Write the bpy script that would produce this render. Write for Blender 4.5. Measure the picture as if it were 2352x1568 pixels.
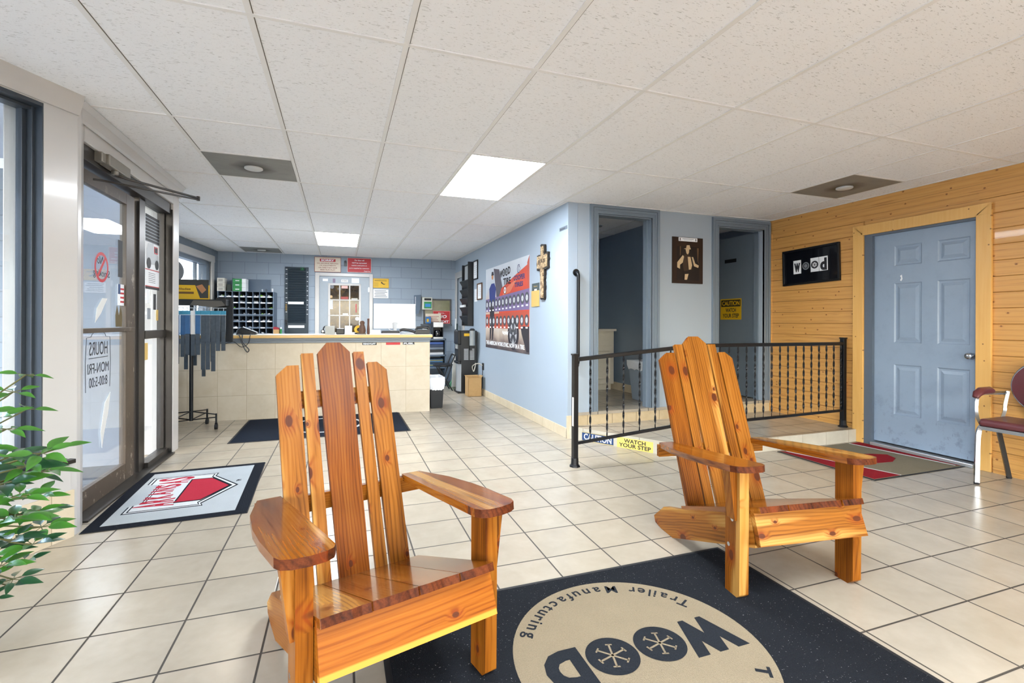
import bpy, bmesh, math, random
from mathutils import Matrix, Vector
random.seed(7)
S = bpy.context.scene
for o in list(bpy.data.objects): bpy.data.objects.remove(o)
COL = S.collection
rad = math.radians

# ---------------------------------------------------------------- camera
H, YAW, ROLL = 1.1624, 0.3426, 0.0036
HC = 2.375
cd = bpy.data.cameras.new('camera'); cam = bpy.data.objects.new('camera', cd); COL.objects.link(cam)
fw = Vector((math.sin(YAW), math.cos(YAW), 0)); r0 = Vector((math.cos(YAW), -math.sin(YAW), 0)); u0 = Vector((0, 0, 1))
rt = math.cos(ROLL)*r0 + math.sin(ROLL)*u0; up = -math.sin(ROLL)*r0 + math.cos(ROLL)*u0
m = Matrix((rt, up, -fw)).transposed().to_4x4(); m.translation = (0, 0, H)
cam.matrix_world = m
cd.sensor_width = 36; cd.lens = 1109.8/2352*36; cd.shift_y = -(784-739.5)/2352; cd.clip_start = .02; cd.clip_end = 400
S.camera = cam

# ---------------------------------------------------------------- world, exposure
S.view_settings.view_transform = 'Standard'; S.view_settings.look = 'None'
S.view_settings.gamma = 1; S.view_settings.exposure = 1.72
try: S.view_settings.use_curve_mapping = False
except Exception: pass
w = bpy.data.worlds.new('world'); S.world = w; w.use_nodes = True
wn = w.node_tree; wn.nodes.clear()
bgn = wn.nodes.new('ShaderNodeBackground'); wo = wn.nodes.new('ShaderNodeOutputWorld')
sky = wn.nodes.new('ShaderNodeTexSky'); sky.sky_type = 'NISHITA'; sky.sun_disc = False
sky.sun_elevation = rad(38); sky.sun_rotation = rad(200); sky.dust_density = 3; sky.ozone_density = 1
mixw = wn.nodes.new('ShaderNodeMix'); mixw.data_type = 'RGBA'; mixw.inputs[0].default_value = .72
wn.links.new(sky.outputs[0], mixw.inputs[6]); mixw.inputs[7].default_value = (.82, .91, 1.0, 1)
scl = wn.nodes.new('ShaderNodeVectorMath')
bgn.inputs[1].default_value = 2.0
wn.links.new(mixw.outputs[2], bgn.inputs[0]); wn.links.new(bgn.outputs[0], wo.inputs[0])
wn.nodes.remove(scl)
PANEL_EM = 15
sd = bpy.data.lights.new('sun', 'SUN'); sd.energy = 5; sd.angle = rad(1.5); sd.color = (1, .97, .92)
sn = bpy.data.objects.new('sun', sd); COL.objects.link(sn)
sn.rotation_euler = Vector((.55, .30, .95)).to_track_quat('Z', 'Y').to_euler()

def lin(c):
    if isinstance(c, str):
        c = [int(c[i:i+2], 16)/255 for i in (0, 2, 4)]
        c = [x/12.92 if x <= .04045 else ((x+.055)/1.055)**2.4 for x in c]
    return (c[0], c[1], c[2], 1)

# ---------------------------------------------------------------- materials
class N:
    def __init__(s, name):
        s.m = bpy.data.materials.new(name); s.m.use_nodes = True
        s.t = s.m.node_tree; s.t.nodes.clear()
        s.out = s.n('ShaderNodeOutputMaterial'); s.b = s.n('ShaderNodeBsdfPrincipled')
        s.l(s.b.outputs[0], s.out.inputs[0])
    def n(s, t, **k):
        x = s.t.nodes.new(t)
        for a, v in k.items(): setattr(x, a, v)
        return x
    def l(s, a, b): s.t.links.new(a, b)
    def set(s, sock, v):
        if hasattr(v, 'is_output') or hasattr(v, 'links'): s.l(v, sock)
        else: sock.default_value = v
    def math(s, op, a, b=0., c=0.):
        x = s.n('ShaderNodeMath', operation=op)
        for i, v in enumerate((a, b, c)): s.set(x.inputs[i], v)
        return x.outputs[0]
    def mix(s, f, a, b, mode='MIX'):
        x = s.n('ShaderNodeMix', data_type='RGBA', blend_type=mode)
        s.set(x.inputs[0], f); s.set(x.inputs[6], a); s.set(x.inputs[7], b); return x.outputs[2]
    def ramp(s, f, stops, interp='LINEAR'):
        x = s.n('ShaderNodeValToRGB'); s.l(f, x.inputs[0]); cr = x.color_ramp; cr.interpolation = interp
        while len(cr.elements) < len(stops): cr.elements.new(.5)
        for e, (p, c) in zip(cr.elements, stops):
            e.position = p; e.color = c if len(c) == 4 else (*c, 1)
        return x.outputs[0]
    def sep(s, v):
        x = s.n('ShaderNodeSeparateXYZ'); s.l(v, x.inputs[0]); return x.outputs
    def comb(s, a, b, c=0.):
        x = s.n('ShaderNodeCombineXYZ')
        for i, v in enumerate((a, b, c)): s.set(x.inputs[i], v)
        return x.outputs[0]
    def noise(s, v, scale, detail=3, rough=.5, dist=0):
        x = s.n('ShaderNodeTexNoise'); s.l(v, x.inputs['Vector']); x.inputs['Scale'].default_value = scale
        x.inputs['Detail'].default_value = detail; x.inputs['Roughness'].default_value = rough; x.inputs['Distortion'].default_value = dist
        return x.outputs[0]
    def vor(s, v, scale, feat='F1', rnd=1):
        x = s.n('ShaderNodeTexVoronoi', feature=feat); s.l(v, x.inputs['Vector']); x.inputs['Scale'].default_value = scale
        x.inputs['Randomness'].default_value = rnd; return x
    def scale(s, v, sc, off=None):
        x = s.n('ShaderNodeVectorMath', operation='MULTIPLY'); s.l(v, x.inputs[0]); x.inputs[1].default_value = sc
        if off is None: return x.outputs[0]
        y = s.n('ShaderNodeVectorMath', operation='ADD'); s.l(x.outputs[0], y.inputs[0]); s.set(y.inputs[1], off); return y.outputs[0]
    def obj(s): return s.n('ShaderNodeTexCoord').outputs['Object']
    def pos(s): return s.n('ShaderNodeNewGeometry').outputs['Position']
    def bump(s, h, strength=.3, dist=.002):
        x = s.n('ShaderNodeBump'); x.inputs['Strength'].default_value = strength; x.inputs['Distance'].default_value = dist
        s.l(h, x.inputs['Height']); s.l(x.outputs[0], s.b.inputs['Normal'])
    def color(s, c): s.set(s.b.inputs['Base Color'], c)
    def rough(s, r): s.set(s.b.inputs['Roughness'], r)

_mc = {}
def mat(name, c, rough=.5, metal=0, var=.06, nscale=20, bump=0, emit=0, coat=0, spec=None):
    if name in _mc: return _mc[name]
    k = N(name); c = lin(c); p = k.pos()
    nz = k.noise(p, nscale, 4)
    k.color(k.mix(k.math('MULTIPLY', nz, 1.), tuple(x*(1-var) for x in c[:3])+(1,), tuple(min(1, x*(1+var)) for x in c[:3])+(1,)))
    k.rough(rough); k.b.inputs['Metallic'].default_value = metal
    if coat: k.b.inputs['Coat Weight'].default_value = coat; k.b.inputs['Coat Roughness'].default_value = .08
    if spec is not None: k.b.inputs['Specular IOR Level'].default_value = spec
    if emit: k.b.inputs['Emission Color'].default_value = c; k.b.inputs['Emission Strength'].default_value = emit
    if bump: k.bump(nz, bump, .004)
    _mc[name] = k.m; return k.m

def tile_mat(name, size, ox, oy, plane='xy', c1='d2c4ac', c2='e3d8c4', grout='6f665a', rough=.3, rot=0.0, gw=.0035, blotch=1):
    k = N(name); p = k.pos(); X, Y, Z = k.sep(p)
    if plane == 'xy': a, b = X, Y
    elif plane == 'xz': a, b = X, Z
    else: a, b = Y, Z
    if rot:
        c, s_ = math.cos(rot), math.sin(rot)
        a2 = k.math('ADD', k.math('MULTIPLY', a, c), k.math('MULTIPLY', b, s_))
        b2 = k.math('SUBTRACT', k.math('MULTIPLY', b, c), k.math('MULTIPLY', a, s_)); a, b = a2, b2
    a = k.math('DIVIDE', k.math('SUBTRACT', a, ox), size[0]); b = k.math('DIVIDE', k.math('SUBTRACT', b, oy), size[1])
    def edge(v, sz):
        f = k.math('FRACT', v); d = k.math('MINIMUM', f, k.math('SUBTRACT', 1., f)); return k.math('MULTIPLY', d, sz)
    d = k.math('MINIMUM', edge(a, size[0]), edge(b, size[1]))
    g = k.math('LESS_THAN', d, gw)
    cell = k.comb(k.math('FLOOR', a), k.math('FLOOR', b), 0.)
    wn_ = k.n('ShaderNodeTexWhiteNoise', noise_dimensions='3D'); k.l(cell, wn_.inputs['Vector'])
    off = k.n('ShaderNodeVectorMath', operation='ADD'); k.l(p, off.inputs[0])
    mo = k.scale(wn_.outputs['Color'], (9, 9, 9)); k.l(mo, off.inputs[1])
    n1 = k.noise(off.outputs[0], 5, 5, .55, .4); n2 = k.noise(off.outputs[0], 26, 4)
    f = k.math('ADD', k.math('MULTIPLY', n1, .8*blotch), k.math('MULTIPLY', n2, .25))
    col = k.mix(k.ramp(f, [(.3, (0, 0, 0)), (.72, (1, 1, 1))]), lin(c1), lin(c2))
    col = k.mix(k.math('MULTIPLY', wn_.outputs['Value'], .12), col, lin('b9a98c'))
    gc = k.mix(k.noise(p, 3, 3), lin(grout), tuple(min(1, x*1.35) for x in lin(grout)[:3])+(1,))
    k.color(k.mix(g, col, gc))
    k.rough(k.math('ADD', k.math('MULTIPLY', g, .5), k.math('ADD', rough-.06, k.math('MULTIPLY', n1, .14))))
    hgt = k.math('SUBTRACT', k.math('ADD', k.math('MULTIPLY', n2, .06), k.math('MINIMUM', k.math('DIVIDE', d, .006), 1.)), 0.)
    k.bump(hgt, .35, .002)
    return k.m

def cedar(name, dark, midc, light, sap=.5, knots=1.0, rings=60, rough=.3, band=None, coat=0., spec=.12):
    k = N(name); o = k.obj(); rnd = k.n('ShaderNodeObjectInfo').outputs['Random']
    off = k.comb(k.math('MULTIPLY', rnd, 37.), k.math('MULTIPLY', rnd, 91.), k.math('MULTIPLY', rnd, 17.))
    v = k.scale(o, (1, 1, 1), off)
    wob = k.noise(k.scale(v, (5, 2.2, 5)), 1., 2)
    kv = k.n('ShaderNodeVectorMath', operation='ADD'); k.l(k.scale(v, (1, .62, 0)), kv.inputs[0]); k.l(k.comb(k.math('MULTIPLY', wob, .05), 0., 0.), kv.inputs[1])
    vo = k.n('ShaderNodeTexVoronoi', voronoi_dimensions='2D', feature='F1'); k.l(kv.outputs[0], vo.inputs['Vector']); vo.inputs['Scale'].default_value = 9.5
    kd = vo.outputs['Distance']; ks = k.sep(vo.outputs['Color'])
    on = k.math('GREATER_THAN', ks[0], 1-.85*knots); sz = k.math('ADD', .055, k.math('MULTIPLY', k.math('POWER', ks[1], 2.), .13))
    kr = k.math('MULTIPLY', k.math('SUBTRACT', 1.0, k.math('MINIMUM', k.math('DIVIDE', kd, k.math('MULTIPLY', sz, 3.0)), 1.)), on)
    warp = k.noise(k.scale(v, (5, .9, 5)), 1.0, 3)
    X, Y, Z = k.sep(v)
    ph = k.math('ADD', k.math('ADD', k.math('MULTIPLY', X, rings*9.), k.math('MULTIPLY', warp, 48.)), k.math('ADD', k.math('MULTIPLY', Z, rings*4), k.math('MULTIPLY', k.math('POWER', kr, 1.4), 13.)))
    ring = k.math('POWER', k.math('ADD', k.math('MULTIPLY', k.math('SINE', ph), .5), .5), 2.2)
    fine = k.noise(k.scale(v, (210, 4, 210)), 1.0, 3, .6)
    broad = k.noise(k.scale(v, (14, .8, 14)), 1., 3, .6)
    f = k.math('ADD', k.math('MULTIPLY', k.math('SUBTRACT', 1., ring), .11), k.math('ADD', k.math('MULTIPLY', fine, .33), k.math('MULTIPLY', broad, .72)))
    base = k.ramp(f, [(.38, lin(dark)), (.60, lin(midc)), (.86, lin(light))])
    sm = k.ramp(k.noise(k.scale(v, (8, .5, 8), (3.3, 1.7, 5.)), 1., 3, .45), [(.60-.2*sap, (0, 0, 0)), (.645-.2*sap, (1, 1, 1))])
    sapc = k.mix(k.math('MULTIPLY', k.math('ADD', fine, ring), .5), lin('be9250'), lin('a8742e'))
    col = k.mix(k.math('MULTIPLY', sm, .85), base, sapc)
    if band is not None:
        ox = k.sep(o)[0]; e = k.math('ADD', ox, k.math('MULTIPLY', k.math('SUBTRACT', broad, .5), .02))
        col = k.mix(k.ramp(k.math('MULTIPLY', k.math('SUBTRACT', band, e), 60.), [(.3, (0, 0, 0)), (.6, (1, 1, 1))]), col, lin('c08a36'))
    halo = k.ramp(kr, [(.12, (0, 0, 0)), (.62, (1, 1, 1))])
    col = k.mix(k.math('MULTIPLY', halo, k.math('ADD', .4, k.math('MULTIPLY', ring, .45))), col, lin('7a3410'))
    core = k.ramp(kr, [(.66, (0, 0, 0)), (.74, (1, 1, 1))])
    col = k.mix(core, col, k.mix(k.math('ADD', k.math('MULTIPLY', fine, .6), .5), lin('2a120a'), lin('5a2e18')))
    k.color(col); k.rough(k.math('ADD', rough, k.math('MULTIPLY', fine, .1)))
    k.b.inputs['Coat Weight'].default_value = coat; k.b.inputs['Coat Roughness'].default_value = .08; k.b.inputs['Specular IOR Level'].default_value = spec
    k.bump(f, .06, .001)
    return k.m

def pine_wall():
    k = N('pine_planks'); p = k.pos(); X, Y, Z = k.sep(p)
    a = k.math('DIVIDE', k.math('SUBTRACT', Z, .045), .124); row = k.math('FLOOR', a)
    wn_ = k.n('ShaderNodeTexWhiteNoise', noise_dimensions='1D'); k.l(row, wn_.inputs['W'])
    v = k.comb(k.math('MULTIPLY', wn_.outputs['Value'], 23.), k.math('ADD', Y, k.math('MULTIPLY', wn_.outputs['Value'], 51.)), k.math('ADD', Z, k.math('MULTIPLY', wn_.outputs['Value'], 7.)))
    warp = k.noise(k.scale(v, (1, 1.2, 7)), 1., 3)
    sv = k.sep(v); vo = k.n('ShaderNodeTexVoronoi', voronoi_dimensions='2D', feature='F1'); k.l(k.comb(sv[1], k.math('MULTIPLY', sv[2], 1.2), 0.), vo.inputs['Vector']); vo.inputs['Scale'].default_value = 6.5
    kd = vo.outputs['Distance']; on = k.math('GREATER_THAN', k.sep(vo.outputs['Color'])[0], .5)
    kr = k.math('MULTIPLY', k.math('SUBTRACT', 1., k.math('MINIMUM', k.math('DIVIDE', kd, .13), 1.)), on)
    ph = k.math('ADD', k.math('ADD', k.math('MULTIPLY', k.sep(v)[2], 150.), k.math('MULTIPLY', warp, 7.)), k.math('MULTIPLY', kr, 7.))
    ring = k.math('POWER', k.math('ADD', k.math('MULTIPLY', k.math('SINE', ph), .5), .5), 4.)
    fine = k.noise(k.scale(v, (1, 4, 120)), 1., 3)
    streak = k.ramp(k.noise(k.scale(v, (1, 2.6, 95)), 1., 2), [(.62, (0, 0, 0)), (.70, (1, 1, 1))])
    base = k.mix(fine, lin('d0954a'), lin('deae68'))
    base = k.mix(k.math('MULTIPLY', wn_.outputs['Value'], .25), base, lin('c88f48'))
    base = k.mix(k.math('MULTIPLY', ring, .22), base, lin('a9702f'))
    base = k.mix(k.math('MULTIPLY', streak, .55), base, lin('9a5f2a'))
    base = k.mix(k.math('MULTIPLY', k.ramp(kr, [(.45, (0, 0, 0)), (.75, (1, 1, 1))]), .85), base, lin('7a4218'))
    fr = k.math('FRACT', a); gd = k.math('MINIMUM', fr, k.math('SUBTRACT', 1., fr)); base = k.mix(k.math('MULTIPLY', k.math('LESS_THAN', gd, .022), .35), base, lin('6e4a24'))  # groove shade painted as thin dark lines at the plank joints
    k.color(base); k.rough(.42); k.b.inputs['Coat Weight'].default_value = .15; k.bump(fine, .1, .001)
    return k.m

def ceiling_mat():
    k = N('fissured_ceiling_tile'); p = k.pos()
    n1 = k.noise(k.scale(p, (46, 190, 1)), 1., 2, .5, .8); n2 = k.noise(k.scale(p, (9, 9, 1)), 1., 2)
    n3 = k.noise(k.scale(p, (1.1, 1.1, 1)), 1., 3)
    fis = k.ramp(n1, [(.63, (0, 0, 0)), (.68, (1, 1, 1))])
    pin = k.ramp(k.noise(k.scale(p, (170, 170, 1)), 1., 1), [(.70, (0, 0, 0)), (.76, (1, 1, 1))])
    c = k.mix(n3, lin('eff1f4'), lin('f6f8fb'))
    c = k.mix(k.math('MULTIPLY', fis, .48), c, lin('858583')); c = k.mix(k.math('MULTIPLY', pin, .25), c, lin('9a958c'))
    k.color(c); k.rough(.95); k.b.inputs['Specular IOR Level'].default_value = .1
    k.bump(k.math('SUBTRACT', 1., fis), .4, .002)
    return k.m

def block_mat(name, c, mortar, bw=.4064, bh=.2032, off=0.0):
    k = N(name); p = k.pos(); X, Y, Z = k.sep(p)
    k_x = k.math('ADD', k.math('ADD', X, k.math('MULTIPLY', Y, -1.)), off)
    v = k.comb(k_x, k.math('ADD', Z, .03), 0.)
    br = k.n('ShaderNodeTexBrick', offset=.5, offset_frequency=2, squash=1.0); k.l(v, br.inputs['Vector'])
    for nme, val in (('Scale', 1.), ('Mortar Size', .005), ('Mortar Smooth', .3), ('Brick Width', bw), ('Row Height', bh)): br.inputs[nme].default_value = val
    br.inputs['Color1'].default_value = lin(c); br.inputs['Color2'].default_value = tuple(x*.93 for x in lin(c)[:3])+(1,); br.inputs['Mortar'].default_value = lin(mortar)
    n = k.noise(p, 70, 4); k.color(k.mix(k.math('MULTIPLY', k.noise(p, 3, 3), .25), br.outputs['Color'], lin('8c95a0')))
    k.rough(.6); k.bump(k.math('SUBTRACT', k.math('MULTIPLY', n, .25), br.outputs['Fac']), .5, .004)
    return k.m

def glass_mat(name, tint=(.93, .96, .98), dust=.06, dustc=(.7, .76, .82), rough=0.):
    k = N(name); k.t.nodes.remove(k.b)
    tr = k.n('ShaderNodeBsdfTransparent'); tr.inputs[0].default_value = (*tint, 1)
    gl = k.n('ShaderNodeBsdfGlossy'); gl.inputs['Roughness'].default_value = rough
    df = k.n('ShaderNodeBsdfDiffuse'); df.inputs[0].default_value = (*dustc, 1)
    gm = k.n('ShaderNodeNewGeometry'); dt = k.n('ShaderNodeVectorMath', operation='DOT_PRODUCT'); k.l(gm.outputs['Incoming'], dt.inputs[0]); k.l(gm.outputs['Normal'], dt.inputs[1])
    fz = k.math('ADD', .05, k.math('MULTIPLY', .95, k.math('POWER', k.math('SUBTRACT', 1., k.math('ABSOLUTE', dt.outputs['Value'])), 5.)))
    m1 = k.n('ShaderNodeMixShader'); k.l(fz, m1.inputs[0]); k.l(tr.outputs[0], m1.inputs[1]); k.l(gl.outputs[0], m1.inputs[2])
    m2 = k.n('ShaderNodeMixShader'); n = k.noise(k.pos(), 4, 5, .65)
    k.l(k.math('MULTIPLY', k.math('POWER', n, 2.), dust*4), m2.inputs[0]); k.l(m1.outputs[0], m2.inputs[1]); k.l(df.outputs[0], m2.inputs[2])
    k.l(m2.outputs[0], k.out.inputs[0]); return k.m

def carpet(name, c, c2, speck=.0, scale=260):
    k = N(name); p = k.pos(); n = k.noise(p, scale, 2); n2 = k.noise(p, 7, 4)
    col = k.mix(n, lin(c), lin(c2)); col = k.mix(k.math('MULTIPLY', n2, .25), col, tuple(x*.6 for x in lin(c)[:3])+(1,))
    if speck:
        sp = k.ramp(k.noise(k.scale(p, (1, 1, 1)), 190, 1), [(.73, (0, 0, 0)), (.76, (1, 1, 1))]); col = k.mix(k.math('MULTIPLY', sp, speck), col, lin('a8a8a8'))
    k.color(col); k.rough(.97); k.b.inputs['Specular IOR Level'].default_value = .1; k.bump(n, .8, .006); return k.m

MT = dict(
 floor=tile_mat('beige_floor_tile', (.3048, .3048), .0415, .0570, rot=-.004, rough=.22, c1='9e9484', c2='ada393', grout='3a352e', gw=.0038),
 ctile=tile_mat('counter_wall_tile', (.306, .305), 1.11-.306*20, -.325, 'xz', c1='bbad95', c2='cabfab', grout='978a72', gw=.0018, rough=.4),
 rtile=tile_mat('riser_tile', (.29, 1.0), .06, -.3, 'xz', c1='c4ad85', c2='d6c4a2', grout='8b7a5e', gw=.003, rough=.35),
 btile=tile_mat('base_tile', (.305, 1.0), .1, -.3, 'yz', c1='cbbb9c', c2='dccfb6', grout='a19378', gw=.002, rough=.35),
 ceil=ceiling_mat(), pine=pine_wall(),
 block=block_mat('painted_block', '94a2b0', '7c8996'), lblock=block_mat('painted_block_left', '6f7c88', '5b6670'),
 blue=mat('light_blue_wall_paint', 'a3b2c1', .45, var=.02, nscale=2), blueg=mat('blue_grey_wall_paint', 'a2aeb9', .42, var=.02, nscale=2),
 btrim=mat('slate_blue_trim', '76838f', .35, var=.03), bdark=mat('blue_paint_shaded', '8092a6', .4, var=.04, nscale=3),  # bdark: same blue paint as the other walls, darkened to stand in for shade
 white=mat('white_gloss_trim', 'c2c0bd', .28, var=.02, nscale=5, coat=.3), whitem=mat('white_board', 'e6e4df', .5, var=.02),
 bronze=mat('dark_bronze_aluminium', '37332f', .35, .5, var=.12, nscale=8), bronze2=mat('worn_bronze_aluminium', '463c30', .5, .2, var=.5, nscale=26),
 wframe=mat('dark_slate_window_frame', '3a4149', .35, .1, var=.1), black=mat('black_metal', '15171b', .35, .3, var=.1), bplastic=mat('black_plastic', '17191d', .38, var=.1),
 rubber=mat('black_rubber', '191a1c', .7), chrome=mat('chrome', 'b4b8bc', .2, 1, var=.03), steel=mat('brushed_steel', 'd0d4d8', .34, .75, var=.06, nscale=40),
 paper=mat('paper_white', 'eceff2', .7, var=.01), dark=mat('print_black', '1c1d22', .6), red=mat('print_red', 'b8242c', .5), green=mat('print_green', '2f8a4c', .5),
 yellow=mat('print_yellow', 'dfb21e', .45), navy=mat('print_navy', '1f3f70', .5), grey=mat('mid_grey', '8d949b', .5), lgrey=mat('light_grey', 'b9bec2', .5),
 binm=mat('blue_grey_metal_cabinet', '5f6f82', .4, .2, var=.05), bindark=mat('dark_cubby_inside', '1b2230', .6), card=mat('cardboard', 'b08d5e', .8, var=.08, nscale=30),
 ctop=None, dslate=mat('dark_slate_steel', '333f49', .4, .2, var=.06), kraft=mat('tan_envelope', 'cfae62', .6, var=.04), maroon=mat('maroon_vinyl', '5c2b30', .35, var=.06, nscale=60, coat=.2),
 bluedoor=None, emit=mat('lit_diffuser', 'f2f8ff', .5, emit=PANEL_EM, var=0), concrete=mat('concrete_pavement', '4b4f54', .9, var=.2, nscale=3),
 leaf=mat('glossy_green_leaf', '3c7024', .3, var=.35, nscale=9, coat=.3), leafd=mat('dark_green_leaf', '24492c', .3, var=.3, nscale=9, coat=.3), stem=mat('plant_stem', '5a5a34', .6),
 glass=glass_mat('clear_glass', dust=.015), dglass=glass_mat('dusty_door_glass', dust=.035), liner=mat('white_bin_liner', 'dfe2e6', .4, var=.03, nscale=40, bump=.4),
 soffit=mat('canopy_white', 'c9ccd0', .8), facade=mat('pale_facade', '59626d', .8, var=.06, nscale=1), teal=mat('teal_sleeve', '3f8fae', .3), bpack=mat('blue_package', '2f5f8e', .3, var=.15, coat=.4),
 clearp=mat('dark_clear_sleeve', '3a444e', .2, var=.3, nscale=40, coat=.6), stain=mat('sooty_metal_plate', '77766f', .5, .3, var=.15),
)
def countertop_mat():
    k = N('varnished_pine_edge'); v = k.scale(k.pos(), (1.2, 1.2, 30)); n = k.noise(v, 2, 4)
    k.color(k.mix(n, lin('c99a52'), lin('e6c486'))); k.rough(.3); return k.m
MT['ctop'] = countertop_mat()
def hammered():
    k = N('pale_hammered_wood'); p = k.pos(); n = k.noise(p, 38, 4, .7); k.color(k.ramp(n, [(.36, lin('3a2c22')), (.47, lin('a88a62')), (.6, lin('d8c29c'))])); k.rough(.4); k.bump(n, .9, .01); return k.m
def door_blue():
    k = N('scuffed_blue_door_paint'); p = k.pos(); X, Y, Z = k.sep(p)
    n = k.noise(p, 9, 6, .7); sc = k.ramp(k.noise(k.scale(p, (60, 60, 12)), 1., 3), [(.68, (0, 0, 0)), (.74, (1, 1, 1))])
    low = k.ramp(Z, [(.1, (1, 1, 1)), (.55, (.12, .12, .12))])
    c = k.mix(k.math('MULTIPLY', n, .5), lin('94a6ba'), lin('8496ab'))
    dirt = k.math('MULTIPLY', k.ramp(n, [(.52, (0, 0, 0)), (.7, (1, 1, 1))]), low)
    c = k.mix(k.math('MULTIPLY', dirt, .6), c, lin('4a5868')); k.color(k.mix(k.math('MULTIPLY', k.math('MULTIPLY', sc, low), .5), c, lin('3a4552')))
    k.rough(.38); return k.m
MT['bluedoor'] = door_blue()
def vent_mat():
    k = N('sooty_vent_plate'); o = k.obj(); X, Y, Z = k.sep(o)
    r = k.math('SQRT', k.math('ADD', k.math('MULTIPLY', X, X), k.math('MULTIPLY', Y, Y)))
    n = k.noise(k.scale(o, (5, 9, 1)), 1., 4, .6); rr = k.math('ADD', r, k.math('MULTIPLY', k.math('SUBTRACT', n, .5), .16))
    s1 = k.ramp(rr, [(.07, (1, 1, 1)), (.17, (0, 0, 0))])
    c = k.mix(n, lin('9b9a93'), lin('7c7b76')); c = k.mix(k.math('MULTIPLY', s1, .85), c, lin('33291f'))
    k.color(c); k.rough(.5); k.b.inputs['Metallic'].default_value = .2; return k.m
MT['vent'] = vent_mat()
def worn():
    k = N('peeling_bronze_paint'); p = k.pos(); n = k.noise(k.scale(p, (1, 1, .6)), 14, 6, .7); fl = k.ramp(n, [(.60, (0, 0, 0)), (.62, (1, 1, 1))]); Y, Z = k.sep(p)[1], k.sep(p)[2]
    zone = k.math('MAXIMUM', k.math('LESS_THAN', Z, .13), k.math('GREATER_THAN', Y, 4.30)); zone = k.math('MAXIMUM', zone, .25)
    c = k.mix(k.noise(p, 5, 3), lin('3e352b'), lin('57493a')); k.color(k.mix(k.math('MULTIPLY', k.math('MULTIPLY', fl, zone), .8), c, lin('9c9282'))); k.rough(.45); return k.m
MT['bronze2'] = worn()
CE_A = cedar('cedar_heartwood', '401604', '763e0e', '8e581c', sap=-.3, knots=.25, rings=60)
CE_B = cedar('cedar_knotty_mixed', '5a300e', '8f581c', 'a57134', sap=.15, knots=1.0, rings=45)
CE_C = cedar('cedar_orange_board', '4e2408', '824a12', '9a6624', sap=.05, knots=.6, rings=70)
CE_D = cedar('cedar_bark_edge', '241008', '4e2410', '6e381a', sap=-1, knots=.3, rings=30, rough=.5, coat=0)
CE_S = cedar('cedar_glossy_top', '4c2008', '80460e', '9c621c', sap=.0, knots=.5, rings=60, rough=.2, coat=.35, spec=.3)
CE_E = cedar('cedar_front_board', '5c2206', '8c4c10', 'a66820', sap=-.5, knots=.1, rings=50, band=-.048)
def shade(hexc, rough=.5, **k): return mat('paint_'+hexc, hexc, rough, **k)

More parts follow.
